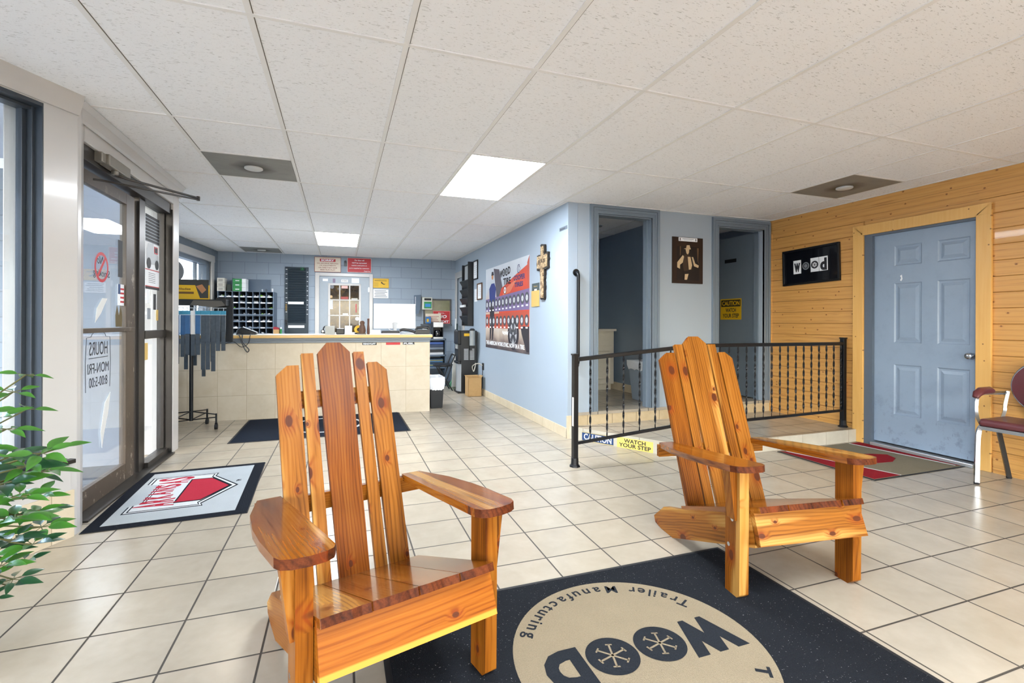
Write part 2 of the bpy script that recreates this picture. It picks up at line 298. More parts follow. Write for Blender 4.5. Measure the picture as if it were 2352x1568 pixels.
# ---------------------------------------------------------------- mesh helpers
WM = {}
def F(o, x, y):
    x = Vector(x).normalized(); y = Vector(y); z = x.cross(y).normalized(); y = z.cross(x).normalized()
    mm = Matrix((x, y, z)).transposed().to_4x4(); mm.translation = o; return mm
I4 = Matrix.Identity(4)
class MB:
    def __init__(s, M=None): s.v = []; s.f = []; s.m = []; s.M = M or I4
    def add(s, vs, fs, m=0, M=None):
        T = s.M @ (M or I4); b = len(s.v); s.v += [T @ Vector(v) for v in vs]
        for f in fs: s.f.append([b+i for i in f]); s.m.append(m)
        return s
    def box(s, a, b, m=0, M=None):
        (x0, y0, z0), (x1, y1, z1) = a, b
        if x0 > x1: x0, x1 = x1, x0
        if y0 > y1: y0, y1 = y1, y0
        if z0 > z1: z0, z1 = z1, z0
        vs = [(x, y, z) for z in (z0, z1) for y in (y0, y1) for x in (x0, x1)]
        return s.add(vs, [(0, 2, 3, 1), (4, 5, 7, 6), (0, 1, 5, 4), (2, 6, 7, 3), (0, 4, 6, 2), (1, 3, 7, 5)], m, M)
    def prism(s, poly, z0, z1, m=0, M=None, side=None):
        n = len(poly); a = sum(poly[i][0]*poly[(i+1) % n][1]-poly[(i+1) % n][0]*poly[i][1] for i in range(n))
        if a < 0: poly = poly[::-1]
        if z0 > z1: z0, z1 = z1, z0
        vs = [(x, y, z0) for x, y in poly]+[(x, y, z1) for x, y in poly]
        s.add(vs, [tuple(range(n-1, -1, -1)), tuple(range(n, 2*n))], m, M)
        return s.add(vs, [(i, (i+1) % n, n+(i+1) % n, n+i) for i in range(n)], m if side is None else side, M)
    def cyl(s, p, q, r, r2=None, n=20, m=0, cap=True):
        p, q = Vector(p), Vector(q); r2 = r if r2 is None else r2; d = (q-p).normalized()
        a = d.orthogonal().normalized(); b = d.cross(a); vs = []
        for c, rr in ((p, r), (q, r2)):
            for i in range(n):
                t = 2*math.pi*i/n; vs.append(c+rr*(math.cos(t)*a+math.sin(t)*b))
        fs = [(i, (i+1) % n, n+(i+1) % n, n+i) for i in range(n)]
        if cap: fs += [tuple(range(n-1, -1, -1)), tuple(range(n, 2*n))]
        return s.add(vs, fs, m)
    def tube(s, pts, r, n=8, m=0, flat=None, closed=False):
        pts = [Vector(p) for p in pts]; N_ = len(pts); rs = r if isinstance(r, (list, tuple)) else [r]*N_
        d0 = (pts[1]-pts[0]).normalized(); a = d0.orthogonal().normalized(); vs = []
        for i, p in enumerate(pts):
            d = (pts[min(i+1, N_-1)]-pts[max(i-1, 0)])
            if closed: d = pts[(i+1) % N_]-pts[i-1]
            d = d.normalized(); a = (a-d*a.dot(d)).normalized(); b = d.cross(a)
            for j in range(n):
                t = 2*math.pi*(j+.5)/n; vs.append(p+rs[i]*(math.cos(t)*a+math.sin(t)*b*(flat or 1)))
        K = N_ if closed else N_-1
        fs = [((i*n+j), (i*n+(j+1) % n), (((i+1) % N_)*n+(j+1) % n), (((i+1) % N_)*n+j)) for i in range(K) for j in range(n)]
        if not closed: fs += [tuple(range(n-1, -1, -1)), tuple((N_-1)*n+j for j in range(n))]
        return s.add(vs, fs, m)
    def lathe(s, prof, c=(0, 0, 0), n=28, m=0, M=None):
        vs = []
        for r, z in prof:
            for i in range(n): t = 2*math.pi*i/n; vs.append((c[0]+r*math.cos(t), c[1]+r*math.sin(t), c[2]+z))
        fs = [(k*n+i, k*n+(i+1) % n, (k+1)*n+(i+1) % n, (k+1)*n+i) for k in range(len(prof)-1) for i in range(n)]
        fs += [tuple(range(n-1, -1, -1)), tuple((len(prof)-1)*n+i for i in range(n))]
        return s.add(vs, fs, m, M)
    def text(s, t, M, w=None, h=None, m=0, bold=0.0, align='CENTER', ext=.0006, slant=0.0, sp=1.0):
        vs, fs = textmesh(t, bold, slant, sp)
        if not vs: return s
        x0 = min(v[0] for v in vs); x1 = max(v[0] for v in vs); y0 = min(v[1] for v in vs); y1 = max(v[1] for v in vs)
        keep = s.M; s.M = I4; sx = sy = None
        if h: sy = h/(y1-y0)
        if w: sx = w/(x1-x0)
        sx = sx or sy; sy = sy or sx
        ax = {'CENTER': (x0+x1)/2, 'LEFT': x0, 'RIGHT': x1}[align]
        s.add([((x-ax)*sx, (y-(y0+y1)/2)*sy, z*ext) for x, y, z in vs], fs, m, M); s.M = keep; return s
    def build(s, name, mats, parent=None, local=False, smooth=False, bevel=0, loc=None, seg=2, Mx=None):
        if not isinstance(mats, (list, tuple)): mats = [mats]
        me = bpy.data.meshes.new(name); o = bpy.data.objects.new(name, me)
        if parent is not None:
            PW = WM[parent]
            if Mx is not None: o.matrix_local = Mx; vs = s.v; WM[o] = PW @ Mx
            elif local: vs = s.v; WM[o] = PW
            else:
                inv = PW.inverted(); vs = [inv @ v for v in s.v]; WM[o] = PW
        else:
            if loc is None:
                xs = [v.x for v in s.v]; ys = [v.y for v in s.v]; zs = [v.z for v in s.v]
                loc = ((min(xs)+max(xs))/2, (min(ys)+max(ys))/2, min(zs))
            L = Matrix.Translation(loc); o.location = loc; vs = [v-Vector(loc) for v in s.v]; WM[o] = L
        me.from_pydata([tuple(v) for v in vs], [], s.f)
        for mt in mats: me.materials.append(mt)
        for p, mi in zip(me.polygons, s.m): p.material_index = mi; p.use_smooth = smooth
        me.update()
        if parent is not None: o.parent = parent
        COL.objects.link(o)
        if smooth:
            try: me.set_sharp_from_angle(angle=rad(40))
            except Exception: pass
        if bevel:
            b = o.modifiers.new('bevel', 'BEVEL'); b.width = bevel; b.segments = seg; b.limit_method = 'ANGLE'; b.angle_limit = rad(35)
        return o
_tc = {}
def textmesh(t, bold, slant, sp):
    key = (t, bold, slant, sp)
    if key in _tc: return _tc[key]
    c = bpy.data.curves.new('t', 'FONT'); c.body = t; c.size = 1; c.offset = bold; c.shear = slant; c.space_character = sp; c.extrude = 1.0; c.resolution_u = 3; c.align_x = 'LEFT'
    o = bpy.data.objects.new('t', c); COL.objects.link(o); bpy.context.view_layer.update()
    me = bpy.data.meshes.new_from_object(o.evaluated_get(bpy.context.evaluated_depsgraph_get()))
    r = ([(v.co.x, v.co.y, (v.co.z+1)*.5) for v in me.vertices], [tuple(p.vertices) for p in me.polygons])
    bpy.data.objects.remove(o); bpy.data.meshes.remove(me); bpy.data.curves.remove(c)
    _tc[key] = r; return r

def tag(o, label=None, cat=None, group=None, kind=None):
    if label: o['label'] = label
    if cat: o['category'] = cat
    if group: o['group'] = group
    if kind: o['kind'] = kind
    return o
def T(name, label, cat, loc=(0, 0, 0), rz=0, group=None, kind=None):
    o = bpy.data.objects.new(name, None); o.empty_display_size = .1; COL.objects.link(o)
    Mx = Matrix.Translation(loc) @ Matrix.Rotation(rz, 4, 'Z'); o.matrix_world = Mx; WM[o] = Mx
    return tag(o, label, cat, group, kind)
def ST(o, label, cat): return tag(o, label, cat, kind='structure')
def copy_tree(o, parent=None):
    c = o.copy(); COL.objects.link(c)
    if parent is not None: c.parent = parent
    for ch in list(o.children): copy_tree(ch, c)
    return c

# wall frames: local (x along the wall to the viewer's right, y up, z towards the viewer)
yb = lambda x: 9.38+(2.1-x)*.059
yc = lambda x: 6.285+(1.11-x)*.065
BW = F((0, yb(0), 0), (1, -.059, 0), (0, 0, 1))
CT = F((0, yc(0), 0), (1, -.065, 0), (0, 0, 1))
HX = 2.155; WX = 4.82; RY = 4.38
HW = F((HX, 0, 0), (0, -1, 0), (0, 0, 1))      # local x = -Y
WW = F((WX, 0, 0), (0, -1, 0), (0, 0, 1))
RW = F((0, RY, 0), (1, 0, 0), (0, 0, 1))
AP = Vector((-1.345, 3.27, 0)); AU = Vector((-.49, -.872, 0))
AW = F(AP, -AU, (0, 0, 1))                     # local x = -s ; z = into the room
def xl(x): return -2.0-(9.6-x)*.095            # far left wall

# ================================================================ STRUCTURE
AEX = -1.345-.49*4.2; AEY = 3.27-.872*4.2
PLAN = [(AEX-.1, -3.6), (5.2, -3.6), (5.2, 10.0), (-2.12, 10.0), (-2.62, 5.0), (-1.52, 5.0), (-1.52, 3.3), (-1.45, 3.2), (AEX-.1, AEY)]
def leftx(y):
    if y > 5.0: return xl(y)
    if y > 3.2: return -1.4
    if y > AEY: return -1.345-(3.27-y)*.562
    return AEX
fl = MB().prism(PLAN, -.05, 0).build('floor', MT['floor']); ST(fl, 'beige square ceramic tile floor with dark grout', 'floor')
# ceiling slab with grid
ce = MB().prism(PLAN, HC, HC+.08).build('ceiling', MT['ceil']); ST(ce, 'white fissured drop ceiling tiles', 'ceiling')
g = MB(); gx = [-1.5583+.6096*i for i in range(-5, 11)]; gy = [2.1467+1.2192*i for i in range(-5, 7)]
for x in gx:
    ys = [y*.05-3.5 for y in range(265)]; run = None
    for y in ys+[99]:
        ok = y < 9.7 and leftx(y) < x-.012
        if ok and run is None: run = y
        if not ok and run is not None: g.box((x-.012, run, HC-.004), (x+.012, min(y, 9.7), HC+.01)); run = None
for y in gy: g.box((leftx(y), y-.010, HC-.0045), (5.0, y+.010, HC+.01))
GP = MB()
for x in gx:
    ys = [y*.05-3.5 for y in range(265)]; run = None
    for y in ys+[99]:
        ok = y < 9.7 and leftx(y) < x-.012
        if ok and run is None: run = y
        if not ok and run is not None: GP.box((x+.012, run, HC-.0015), (x+.0155, min(y, 9.7), HC+.01)); run = None
for y in gy: GP.box((leftx(y), y+.010, HC-.0015), (5.0, y+.0135, HC+.01))
ST(GP.build('grid_shadow_line', shade('6b6860', .8)), 'dark strips painting the shadow line beside the ceiling grid', 'painted shadow line')  # dark strips stand in for the shadow gap along each bar
for x, y in ((gx[6], 3.976), (gx[5], 8.853), (gx[14], 2.757)): g.box((x, y-.01, HC-.0045), (x+.6096, y+.01, HC+.01))
g.box((WX-.025, -3.5, HC-.005), (WX+.01, 4.4, HC+.01)); g.box((2.1, RY-.03, HC-.005), (WX, RY, HC+.01)); g.box((HX-.03, RY, HC-.005), (HX, 9.5, HC+.01))
ST(g.build('trim_1', mat('painted_grid', 'e9e9e8', .5, var=.03)), 'off-white metal T-bar grid holding the ceiling tiles', 'ceiling grid')
def flat_room():
    # back block wall with the doorway behind the closed door
    b = MB(BW); b.box((-2.08, 0, -.2), (4.0, HC, 0))
    ST(b.build('wall_back', MT['block']), 'blue-grey painted concrete block wall behind the counter', 'wall')
    # left wall beyond the door, with window opening
    L = MB(); P0 = Vector((xl(9.75), 9.75, 0)); P1 = Vector((xl(5.0), 5.0, 0)); LF = F(P1, P0-P1, (0, 0, 1)); D = (P0-P1).length
    L.M = LF @ Matrix.Rotation(0, 4, 'X')
    # local x along +Y, z = room side ( x cross up = +x )
    for a, c in (((0, 0), (.35, HC)), ((4.3, 0), (D, HC)), ((.35, 0), (4.3, .85)), ((.35, 2.18), (4.3, HC))):
        L.box((a[0], a[1], -.18), (c[0], c[1], 0))
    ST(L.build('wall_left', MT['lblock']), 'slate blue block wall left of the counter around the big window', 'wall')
    wnd = T('window_1', 'large side window beside the counter with white board trim', 'window', LF @ Vector((2.3, 1.5, 0)), kind='structure')
    t = MB(LF); t.box((.22, 2.15, -.02), (4.44, 2.26, .022)); t.box((4.3, .8, -.02), (4.42, 2.15, .02)); t.box((.24, .8, -.02), (.36, 2.15, .02)); t.box((.22, .76, -.02), (4.44, .86, .05))
    t.build('window_trim', MT['white'], wnd, bevel=.003)
    t = MB(LF)
    for a, c in (((.35, .85), (.41, 2.15)), ((4.2, .85), (4.3, 2.15)), ((.35, 2.09), (4.3, 2.15)), ((.35, .85), (4.3, .91)), ((2.3, .85), (2.36, 2.15)), ((3.95, .91), (4.0, 2.09))): t.box((a[0], a[1], -.14), (c[0], c[1], -.03 if c[0] != 4.0 else -.1))
    t.build('window_frame', MT['btrim'], wnd)
    MB(LF).box((.41, .91, -.10), (4.2, 2.09, -.094)).build('pane', MT['glass'], wnd)
    # hall right wall + restroom wall
    h = MB()
    h.box((HX, RY, 0), (HX+.11, 8.66, HC)); h.box((HX, 8.66, 2.06), (HX+.11, 9.40, HC))
    ST(h.build('wall_right', MT['blue'], bevel=.004), 'pale blue painted hall wall carrying the tire poster and the cross', 'wall')
    b = MB(); b.box((HX-.012, RY-.012, 0), (HX, 8.55, .10)); b.box((HX-.012, RY-.014, 0), (HX+.05, RY, .225))
    ST(b.build('baseboard_right', MT['btile'], bevel=.002), 'cream tile baseboard along the pale blue hall wall', 'baseboard')
    r = MB()
    for x0, z0, x1, z1 in ((HX+.11, .22, 2.495, HC), (2.495, 2.28, 3.15, HC), (3.15, .22, 4.045, HC), (4.045, 2.26, 4.70, HC), (4.70, .22, WX+.01, HC)):
        r.box((x0, RY, z0), (x1, RY+.11, z1))
    ST(r.build('wall_restrooms', MT['blueg']), 'blue-grey wall with the two restroom doorways', 'wall')
    # pine wall with door opening (profile of planks)
    p = MB()
    def planks(y0, y1, z0, z1):
        z = .045
        zs = [z0]
        while z < z1:
            if z > z0+.01: zs.append(z)
            z += .124
        zs.append(z1)
        for a, c in zip(zs, zs[1:]):
            gp = .004
            p.add([(WX, y1, a+gp), (WX, y0, a+gp), (WX, y0, c-gp), (WX, y1, c-gp), (WX+.006, y1, a), (WX+.006, y0, a), (WX+.006, y0, c), (WX+.006, y1, c)],
                  [(0, 1, 2, 3), (4, 5, 1, 0), (3, 2, 6, 7)])
    planks(3.29, 4.40, .0, HC-.16); planks(-3.5, 2.39, 0, HC-.16)
    p.box((WX-.002, -3.5, HC-.165), (WX+.02, RY, HC)); p.box((WX+.006, 2.39, 2.03), (WX+.03, 3.29, HC-.16)); 
    p.box((WX+.006, -3.5, 0), (WX+.2, 2.39, HC)); p.box((WX+.006, 3.29, 0), (WX+.2, 4.5, HC))
    p.box((WX-.014, RY-.03, .12), (WX+.0, RY, HC-.16)); p.box((WX-.012, -3.5, 0), (WX+.006, 2.29, .12))
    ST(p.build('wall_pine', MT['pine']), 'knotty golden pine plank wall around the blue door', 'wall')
flat_room()

# restroom floors, walls, and the raised platform
pl = MB(); poly = [(2.165, 4.396), (2.80, 3.352), (WX, 3.352), (WX, RY), (HX, RY)]
pl.prism(poly, 0, .12)
o = pl.build('floor', [MT['floor']], bevel=.003); ST(o, 'low tiled platform with a diagonal front edge before the restrooms', 'floor platform')
wr = MB(); d = Vector((2.80-2.165, 3.352-4.396, 0)); RF = F((2.165, 4.396, 0), d, (0, 0, 1))     # normal faces the room?
L_ = d.length; wr.M = RF
wr.box((0, 0, 0), (L_+.004, .119, .007)); 
wr.M = F((2.80, 3.352, 0), (1, 0, 0), (0, 0, 1)); wr.box((0, 0, 0), (WX-2.80, .119, .007))
ST(wr.build('trim_2', tile_mat('pale_riser_tile', (.305, 1.0), .12, -.3, 'xz', c1='b8b2a2', c2='cbc5b6', grout='8d8676', gw=.002, rough=.4)), 'pale tile riser of the platform step', 'step riser')
u = MB(); u.box((HX+.0, RY-.006, .119), (WX, RY+.0, .222)); ST(u.build('trim_3', MT['rtile']), 'tan tile riser under the restroom doorways', 'step riser')
rf = MB(); rf.box((HX+.11, RY-.012, .22), (WX, RY+.11, .25)) ; rf.box((HX+.11, RY+.11, .2), (3.6, 6.3, .25)); rf.box((3.75, RY+.11, .2), (5.6, 6.3, .25))
ST(rf.build('floor', MT['floor']), 'raised tile floor inside the restrooms', 'floor')
for nm_, a_, c_, lb_ in (('wall_restroom_divider', (3.56, RY+.11, .25), (3.66, 6.3, 2.42), 'shade-darkened blue wall between the two restrooms'), ('wall_restroom_rear', (2.27, 6.2, .25), (4.86, 6.3, 2.42), 'shade-darkened blue rear wall of the restrooms'), ('wall_restroom_left', (2.2, RY+.11, .25), (2.27, 6.3, 2.42), 'shade-darkened blue left wall of the left restroom'), ('wall_restroom_right', (4.86, RY+.11, .25), (4.95, 6.3, 2.42), 'shade-darkened blue right wall of the right restroom')):
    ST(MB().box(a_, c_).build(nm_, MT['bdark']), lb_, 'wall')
rc = MB(); rc.box((2.2, RY+.05, 2.385), (4.95, 6.3, 2.42)); ST(rc.build('ceiling', MT['whitem']), 'plain white ceiling inside the restrooms', 'ceiling')
rb = MB(); rb.box((3.545, RY+.11, .25), (3.56, 6.2, .35)); ST(rb.build('baseboard_restroom', MT['btile']), 'tan tile baseboard inside the left restroom', 'baseboard')
def casing(n, x0, x1, z0, z1, label):
    c = MB(RW)
    for k_, (a, d_) in enumerate(((0.0, .012), (.02, .02), (.055, .03))):
        w_ = .09-a
        e = .09-a
        c.box((x0-e, z0, 0), (x0-(.035 if k_ == 2 else .0 if k_ == 0 else .012), z1+.0, d_)) if k_ < 2 else c.box((x0-.045, z0, 0), (x0-.0, z1, d_*.6))
    c = MB(RW)
    for e0, e1, dd in ((.095, .0, .010), (.09, .062, .022), (.055, .035, .016), (.012, 0., .014)):
        c.box((x0-e0, z0, 0), (x0-e1, z1+e0, dd)); c.box((x1+e1, z0, 0), (x1+e0, z1+e0, dd)); c.box((x0-e1, z1+e1, 0), (x1+e1, z1+e0, dd))
    c.box((x0, z0, -.115), (x0+.012, z1, 0)); c.box((x1-.012, z0, -.115), (x1, z1, 0)); c.box((x0, z1-.012, -.115), (x1, z1, 0))
    c.box((x1-.03, z0, -.115), (x1-.012, z1, -.05)); c.box((x0+.012, z0, -.115), (x0+.03, z1, -.05))
    return ST(c.build(n, MT['btrim']), label, 'door trim')
casing('trim_4', 2.495, 3.15, .25, 2.28, 'slate blue casing around the left restroom doorway')
casing('trim_5', 4.045, 4.715, .25, 2.26, 'slate blue casing around the right restroom doorway')
# restroom door leaf, opened inwards
dl = T('door_4', 'slate blue restroom door standing open inside the right doorway', 'door', (4.72, 4.5, .25), kind='structure')
MB().box((4.705, 4.50, .262), (4.742, 5.17, 2.25)).build('door_leaf', MT['btrim'], dl)
hb = MB(); hb.cyl((4.70, 5.10, 1.16), (4.64, 5.10, 1.16), .012); hb.lathe([(.01, 0), (.024, .008), (.026, .024), (.015, .036)], M=F((4.66, 5.10, 1.16), (0, 1, 0), (0, 0, 1)) @ Matrix.Rotation(0, 4, 'X'))
hb.build('door_knob', MT['chrome'], dl, smooth=True)
for z in (2.03, 1.24, .55):
    q = MB(); q.box((4.70, 4.478, z-.05), (4.72, 4.502, z+.05)); q.cyl((4.70, 4.485, z-.05), (4.70, 4.485, z+.05), .008); q.build('hinge', MT['steel'], dl)
sf = F((4.7045, 0, 0), (0, -1, 0), (0, 0, 1))
q = MB(sf); q.box((-5.05, 1.205, 0), (-4.70, 1.47, .001), 0); q.box((-5.035, 1.37, .001), (-4.715, 1.455, .0016), 1)
q.text('CAUTION', sf @ Matrix.Translation((-4.875, 1.4125, .0016)), w=.27, h=.055, m=0, bold=.03) if False else None
q.M = I4; q.text('CAUTION', sf @ Matrix.Translation((-4.875, 1.4125, .0016)), w=.29, h=.058, m=0, bold=.03)
q.text('WATCH', sf @ Matrix.Translation((-4.875, 1.325, .001)), w=.17, h=.052, m=1, bold=.02); q.text('YOUR STEP', sf @ Matrix.Translation((-4.875, 1.255, .001)), w=.27, h=.052, m=1, bold=.02)
q.build('caution_sign', [MT['yellow'], MT['dark']], dl)
MB(sf).box((-4.975, 1.93, 0), (-4.785, 1.975, .004)).build('name_plate', MT['bplastic'], dl)
MB(sf).box((-5.1, 2.25, -.7), (-4.5, 2.385, .0)).build('closer_header', MT['bdark'], dl) if False else None

# hall doorway at far right
hd = T('door_5', 'white trimmed doorway at the far end of the hall wall', 'door', (HX, 9.05, 0), kind='structure')
q = MB(HW); q.box((-9.34, 0, 0), (-9.22, 2.12, .02)); q.box((-8.74, 0, 0), (-8.62, 2.12, .02)); q.box((-9.22, 2.0, 0), (-8.74, 2.12, .02)); q.build('door_frame', MT['white'], hd, bevel=.003)
q = MB(HW); q.box((-9.3, 0, -.06), (-8.66, 2.06, -.02)); q.build('door_leaf', MT['blueg'], hd)

# ---- left storefront: pillar, header, second pillar, door frame (plane x=-1.38, recess to -1.45)
lw = MB()
lw.prism([(-1.6, 3.15), (-1.345, 3.27), (-1.345, 3.31), (-1.385, 3.435), (-1.60, 3.435)], 0, HC); lw.box((-1.60, 3.435, 2.19), (-1.38, 5.01, HC)); lw.box((-2.5, 5.005, 0), (-1.38, 5.165, HC))
lw.prism([(3.3, 0), (3.3, .045), (5.165, .045), (5.165, 0)], 0, .02, M=F((-1.38, 0, HC-.05), (0, 1, 0), (0, 0, 1)))
ST(lw.build('wall_entrance', MT['white'], bevel=.006), 'white painted pillars and header around the glass entrance door', 'wall')
jg = MB(); jg.box((-2.52, 4.99, -.06), (-1.60, 5.005, 2.6)); ST(jg.build('wall_porch_side', shade('727a85', .8)), 'dark grey outside face of the wall beside the entrance', 'wall')
mo = MB()
for a, c in ((3.30, 5.165),): mo.prism([(0, HC-.004), (.0, HC-.095), (.012, HC-.10), (.022, HC-.085), (.03, HC-.03), (.055, HC-.004)], 0, c-a, M=F((-1.38, c, 0), (1, 0, 0), (0, 0, 1)))
ST(mo.build('trim_6', MT['white'], smooth=False), 'white cove moulding above the glass entrance door', 'crown moulding')
dr = T('door_2', 'dark bronze framed glass entrance door with peeling paint and mirrored lettering', 'door', (-1.45, 3.95, 0), kind='structure')
q = MB()
q.box((-1.50, 3.435, 2.10), (-1.40, 5.01, 2.20)); q.box((-1.50, 4.41, .0), (-1.435, 4.525, 2.12)); q.box((-1.50, 5.0, 0), (-1.385, 5.08, 2.14)); q.box((-1.50, 3.43, 0), (-1.42, 3.475, 2.12))
q.box((-1.49, 4.525, 0), (-1.41, 5.0, .05)); q.box((-1.49, 4.525, 1.02), (-1.43, 5.0, 1.085)); q.box((-1.50, 3.435, 0), (-1.36, 5.0, .012))
q.box((-1.475, 4.525, .055), (-1.44, 4.54, 2.10)); q.box((-1.475, 4.98, .055), (-1.44, 5.0, 2.10))
q.build('door_frame', MT['bronze'], dr, bevel=.003)
q = MB(); q.box((-1.49, 3.48, .012), (-1.45, 3.56, 2.08)); q.box((-1.49, 4.215, .012), (-1.45, 4.36, 2.08)); q.box((-1.49, 3.56, 2.0), (-1.45, 4.215, 2.08)); q.box((-1.49, 3.56, .012), (-1.45, 4.215, .135)); q.box((-1.485, 3.50, 1.085), (-1.44, 4.34, 1.115))
q.build('door_leaf', MT['bronze2'], dr, bevel=.002)
MB().box((-1.47, 3.56, .135), (-1.464, 4.215, 2.0)).build('pane', MT['dglass'], dr)
MB().box((-1.465, 4.525, 1.085), (-1.459, 5.0, 2.10)).build('pane', MT['dglass'], dr); MB().box((-1.465, 4.525, .05), (-1.459, 5.0, 1.02)).build('pane', MT['dglass'], dr)
q = MB(); q.box((-1.40, 3.66, 2.125), (-1.345, 3.98, 2.195)); q.box((-1.41, 3.60, 2.13), (-1.36, 3.66, 2.19)); q.cyl((-1.37, 3.80, 2.10), (-1.37, 3.80, 2.13), .02)
q.build('door_closer', shade('8f8a80', .4, metal=.5), dr, bevel=.006)
q = MB(); a_, b_, c_ = Vector((-1.37, 3.80, 2.105)), Vector((-1.02, 4.28, 2.10)), Vector((-1.43, 3.66, 2.03)); q.tube([a_, a_+Vector((.04, .04, -.01)), b_], .008); q.tube([c_, c_+Vector((.05, .02, .0)), b_-Vector((0, 0, .012))], .007); q.cyl(b_-Vector((0, 0, .02)), b_+Vector((0, 0, .012)), .012)
q.build('closer_arm', MT['bronze'], dr, smooth=True)
# lettering on the glass (read from outside, so mirrored here): plane x=-1.4635, local x = +Y ... mirrored
GF = lambda y, z, x=-1.4635: Matrix.Translation((x, y, z)) @ Matrix(((0, 0, 1, 0), (1, 0, 0, 0), (0, 1, 0, 0), (0, 0, 0, 1)))  # columns: local x->+Y (mirrored read), y->Z
GT = lambda y, z, x=-1.4635: GF(y, z, x) @ Matrix.Scale(-1, 4, (1, 0, 0))   # mirrored: painted to be read from outside
q = MB(); q.text('HOURS', GT(3.83, .985), w=.25, h=.085); q.text('MON-FRI', GT(3.83, .86), w=.29, h=.065); q.text('8:00-5:00', GT(3.83, .772), w=.25, h=.062)
q.build('lettering', MT['dark'], dr); q = MB(); q.tube([(-1.463, 3.70, .925), (-1.463, 3.96, .925)], .0022, 4); q.build('underline', MT['dark'], dr); q = MB()
arc = [(-1.463, 3.66, .72), (-1.463, 3.655, .9), (-1.463, 3.67, 1.055), (-1.463, 3.73, 1.06)]+[(-1.463, 3.83-.10*math.cos(t*math.pi/8), 1.06+.035*math.sin(t*math.pi/8)) for t in range(9)]+[(-1.463, 3.99, 1.055), (-1.463, 4.0, .9), (-1.463, 3.99, .72)]
q.tube(arc, .0016, 4); q.build('border_line', MT['dark'], dr)
q = MB(); RG = GF(3.866, 1.51)
def ring(mb, M, r0_, r1_, z0=0, z1=.001, n=40, m=0, a0=0, a1=2*math.pi, sx=1):
    keep = mb.M; mb.M = I4
    P = []; full = abs(a1-a0-2*math.pi) < 1e-6; K = n if full else n+1
    for i in range(K):
        t = a0+(a1-a0)*i/n
        for r in (r0_, r1_): P.append((r*math.cos(t)*sx, r*math.sin(t), z1))
    fs = []
    for i in range(n):
        j = (i+1) % K if full else i+1
        fs.append((2*i, 2*i+1, 2*j+1, 2*j))
    mb.add(P, fs, m, M); mb.M = keep
ring(q, RG, .078, .098); q.M = RG @ Matrix.Rotation(rad(50), 4, 'Z'); q.box((-.08, -.01, 0), (.08, .01, .001)); q.M = I4
q.build('no_smoking_sticker', MT['red'], dr)
q = MB(); q.text('No', GT(3.85, 1.555), h=.05, slant=.3); q.text('Smoking', GT(3.87, 1.465), w=.23, h=.06); q.build('lettering', MT['dark'], dr)
q = MB(); q.box((-1.4635, 4.11, 1.27), (-1.462, 4.21, 1.42), 0); 
for i in range(4): q.box((-1.462, 4.15, 1.29+i*.03), (-1.4615, 4.21, 1.303+i*.03), 1)
q.box((-1.462, 4.11, 1.35), (-1.4613, 4.15, 1.42), 2); q.build('flag_sticker', [MT['paper'], MT['red'], MT['navy']], dr)
q = MB(); q.M = GF(4.13, 1.17); q.prism([(-.05, -.05), (.05, -.05), (.055, .03), (.03, .10), (0, .03), (-.03, .10), (-.055, .03)], 0, .001); q.M = I4; q.build('sticker', mat('olive_sticker', '5a4c22', .5), dr)
for y, z, w_, h_, mm in ((3.59, 1.44, .05, .2, 'navy'), (4.15, 1.60, .07, .26, 'dark')):
    MB().box((-1.4635, y-w_/2, z-h_/2), (-1.462, y+w_/2, z+h_/2)).build('sticker', MT[mm], dr)
for pts in ([(3.80, 1.24), (3.88, 1.31), (3.95, 1.31), (3.86, 1.21), (3.78, 1.15)], [(3.86, .44), (3.92, .62), (4.0, .68), (3.97, .55), (3.91, .42), (3.88, .33)]):
    MB().prism([(y, z) for y, z in pts], 0, .001, M=GF(0, 0)).build('peeling_film', mat('peeling_white_film', 'd8dad6', .6), dr)
# sidelight posters
q = MB(); sx = -1.4585
q.box((sx, 4.600, 1.42), (sx+.001, 4.910, 2.02), 0); q.box((sx+.001, 4.600, 1.80), (sx+.0015, 4.910, 2.02), 1)
for i in range(8): q.box((sx+.0015, 4.600, 1.80+i*.027), (sx+.002, 4.910, 1.806+i*.027), 2)
q.text('XTERRAIN', GF(4.750, 1.955, sx+.002), w=.24, h=.03, m=3, slant=.3) if False else None
q.M = GF(4.755, 1.71, sx+.0015); q.prism([(-.13, -.09), (-.13, .03), (-.1, .08), (.02, .09), (.03, .03), (.13, .0), (.14, -.08)], 0, .0006, 4); ring(q, GF(4.670, 1.63, sx+.003), 0, .045, m=1); ring(q, GF(4.850, 1.63, sx+.003), 0, .04, m=1); q.M = I4
q.box((sx+.001, 4.600, 1.575), (sx+.002, 4.910, 1.582), 3); q.box((sx+.001, 4.600, 1.44), (sx+.002, 4.910, 1.447), 3); q.box((sx+.001, 4.600, 1.42), (sx+.002, 4.910, 1.44), 1)
for i in range(6): q.box((sx+.001, 4.670, 1.475+i*.015), (sx+.002, 4.820, 1.478+i*.015), 1)
q.box((sx+.001, 4.790, 1.72), (sx+.003, 4.870, 1.78), 3); q.box((sx+.003, 4.800, 1.73), (sx+.004, 4.860, 1.77), 1)
q.build('poster', [MT['paper'], MT['dark'], MT['grey'], MT['red'], MT['lgrey']], dr)
for y, z, w_, h_, mm in ((4.670, 1.36, .06, .11, 'paper'), (4.810, 1.32, .06, .13, 'dark'), (4.870, 1.21, .05, .09, 'kraft'), (4.680, 1.22, .07, .09, 'grey'), (4.790, 1.3, .2, .38, 'whitem')):
    xx = sx-.0005 if mm != 'whitem' else sx-.004
    if mm != 'whitem': MB().box((sx, y-w_/2, z-h_/2), (sx+.001, y+w_/2, z+h_/2)).build('sticker', MT[mm], dr)
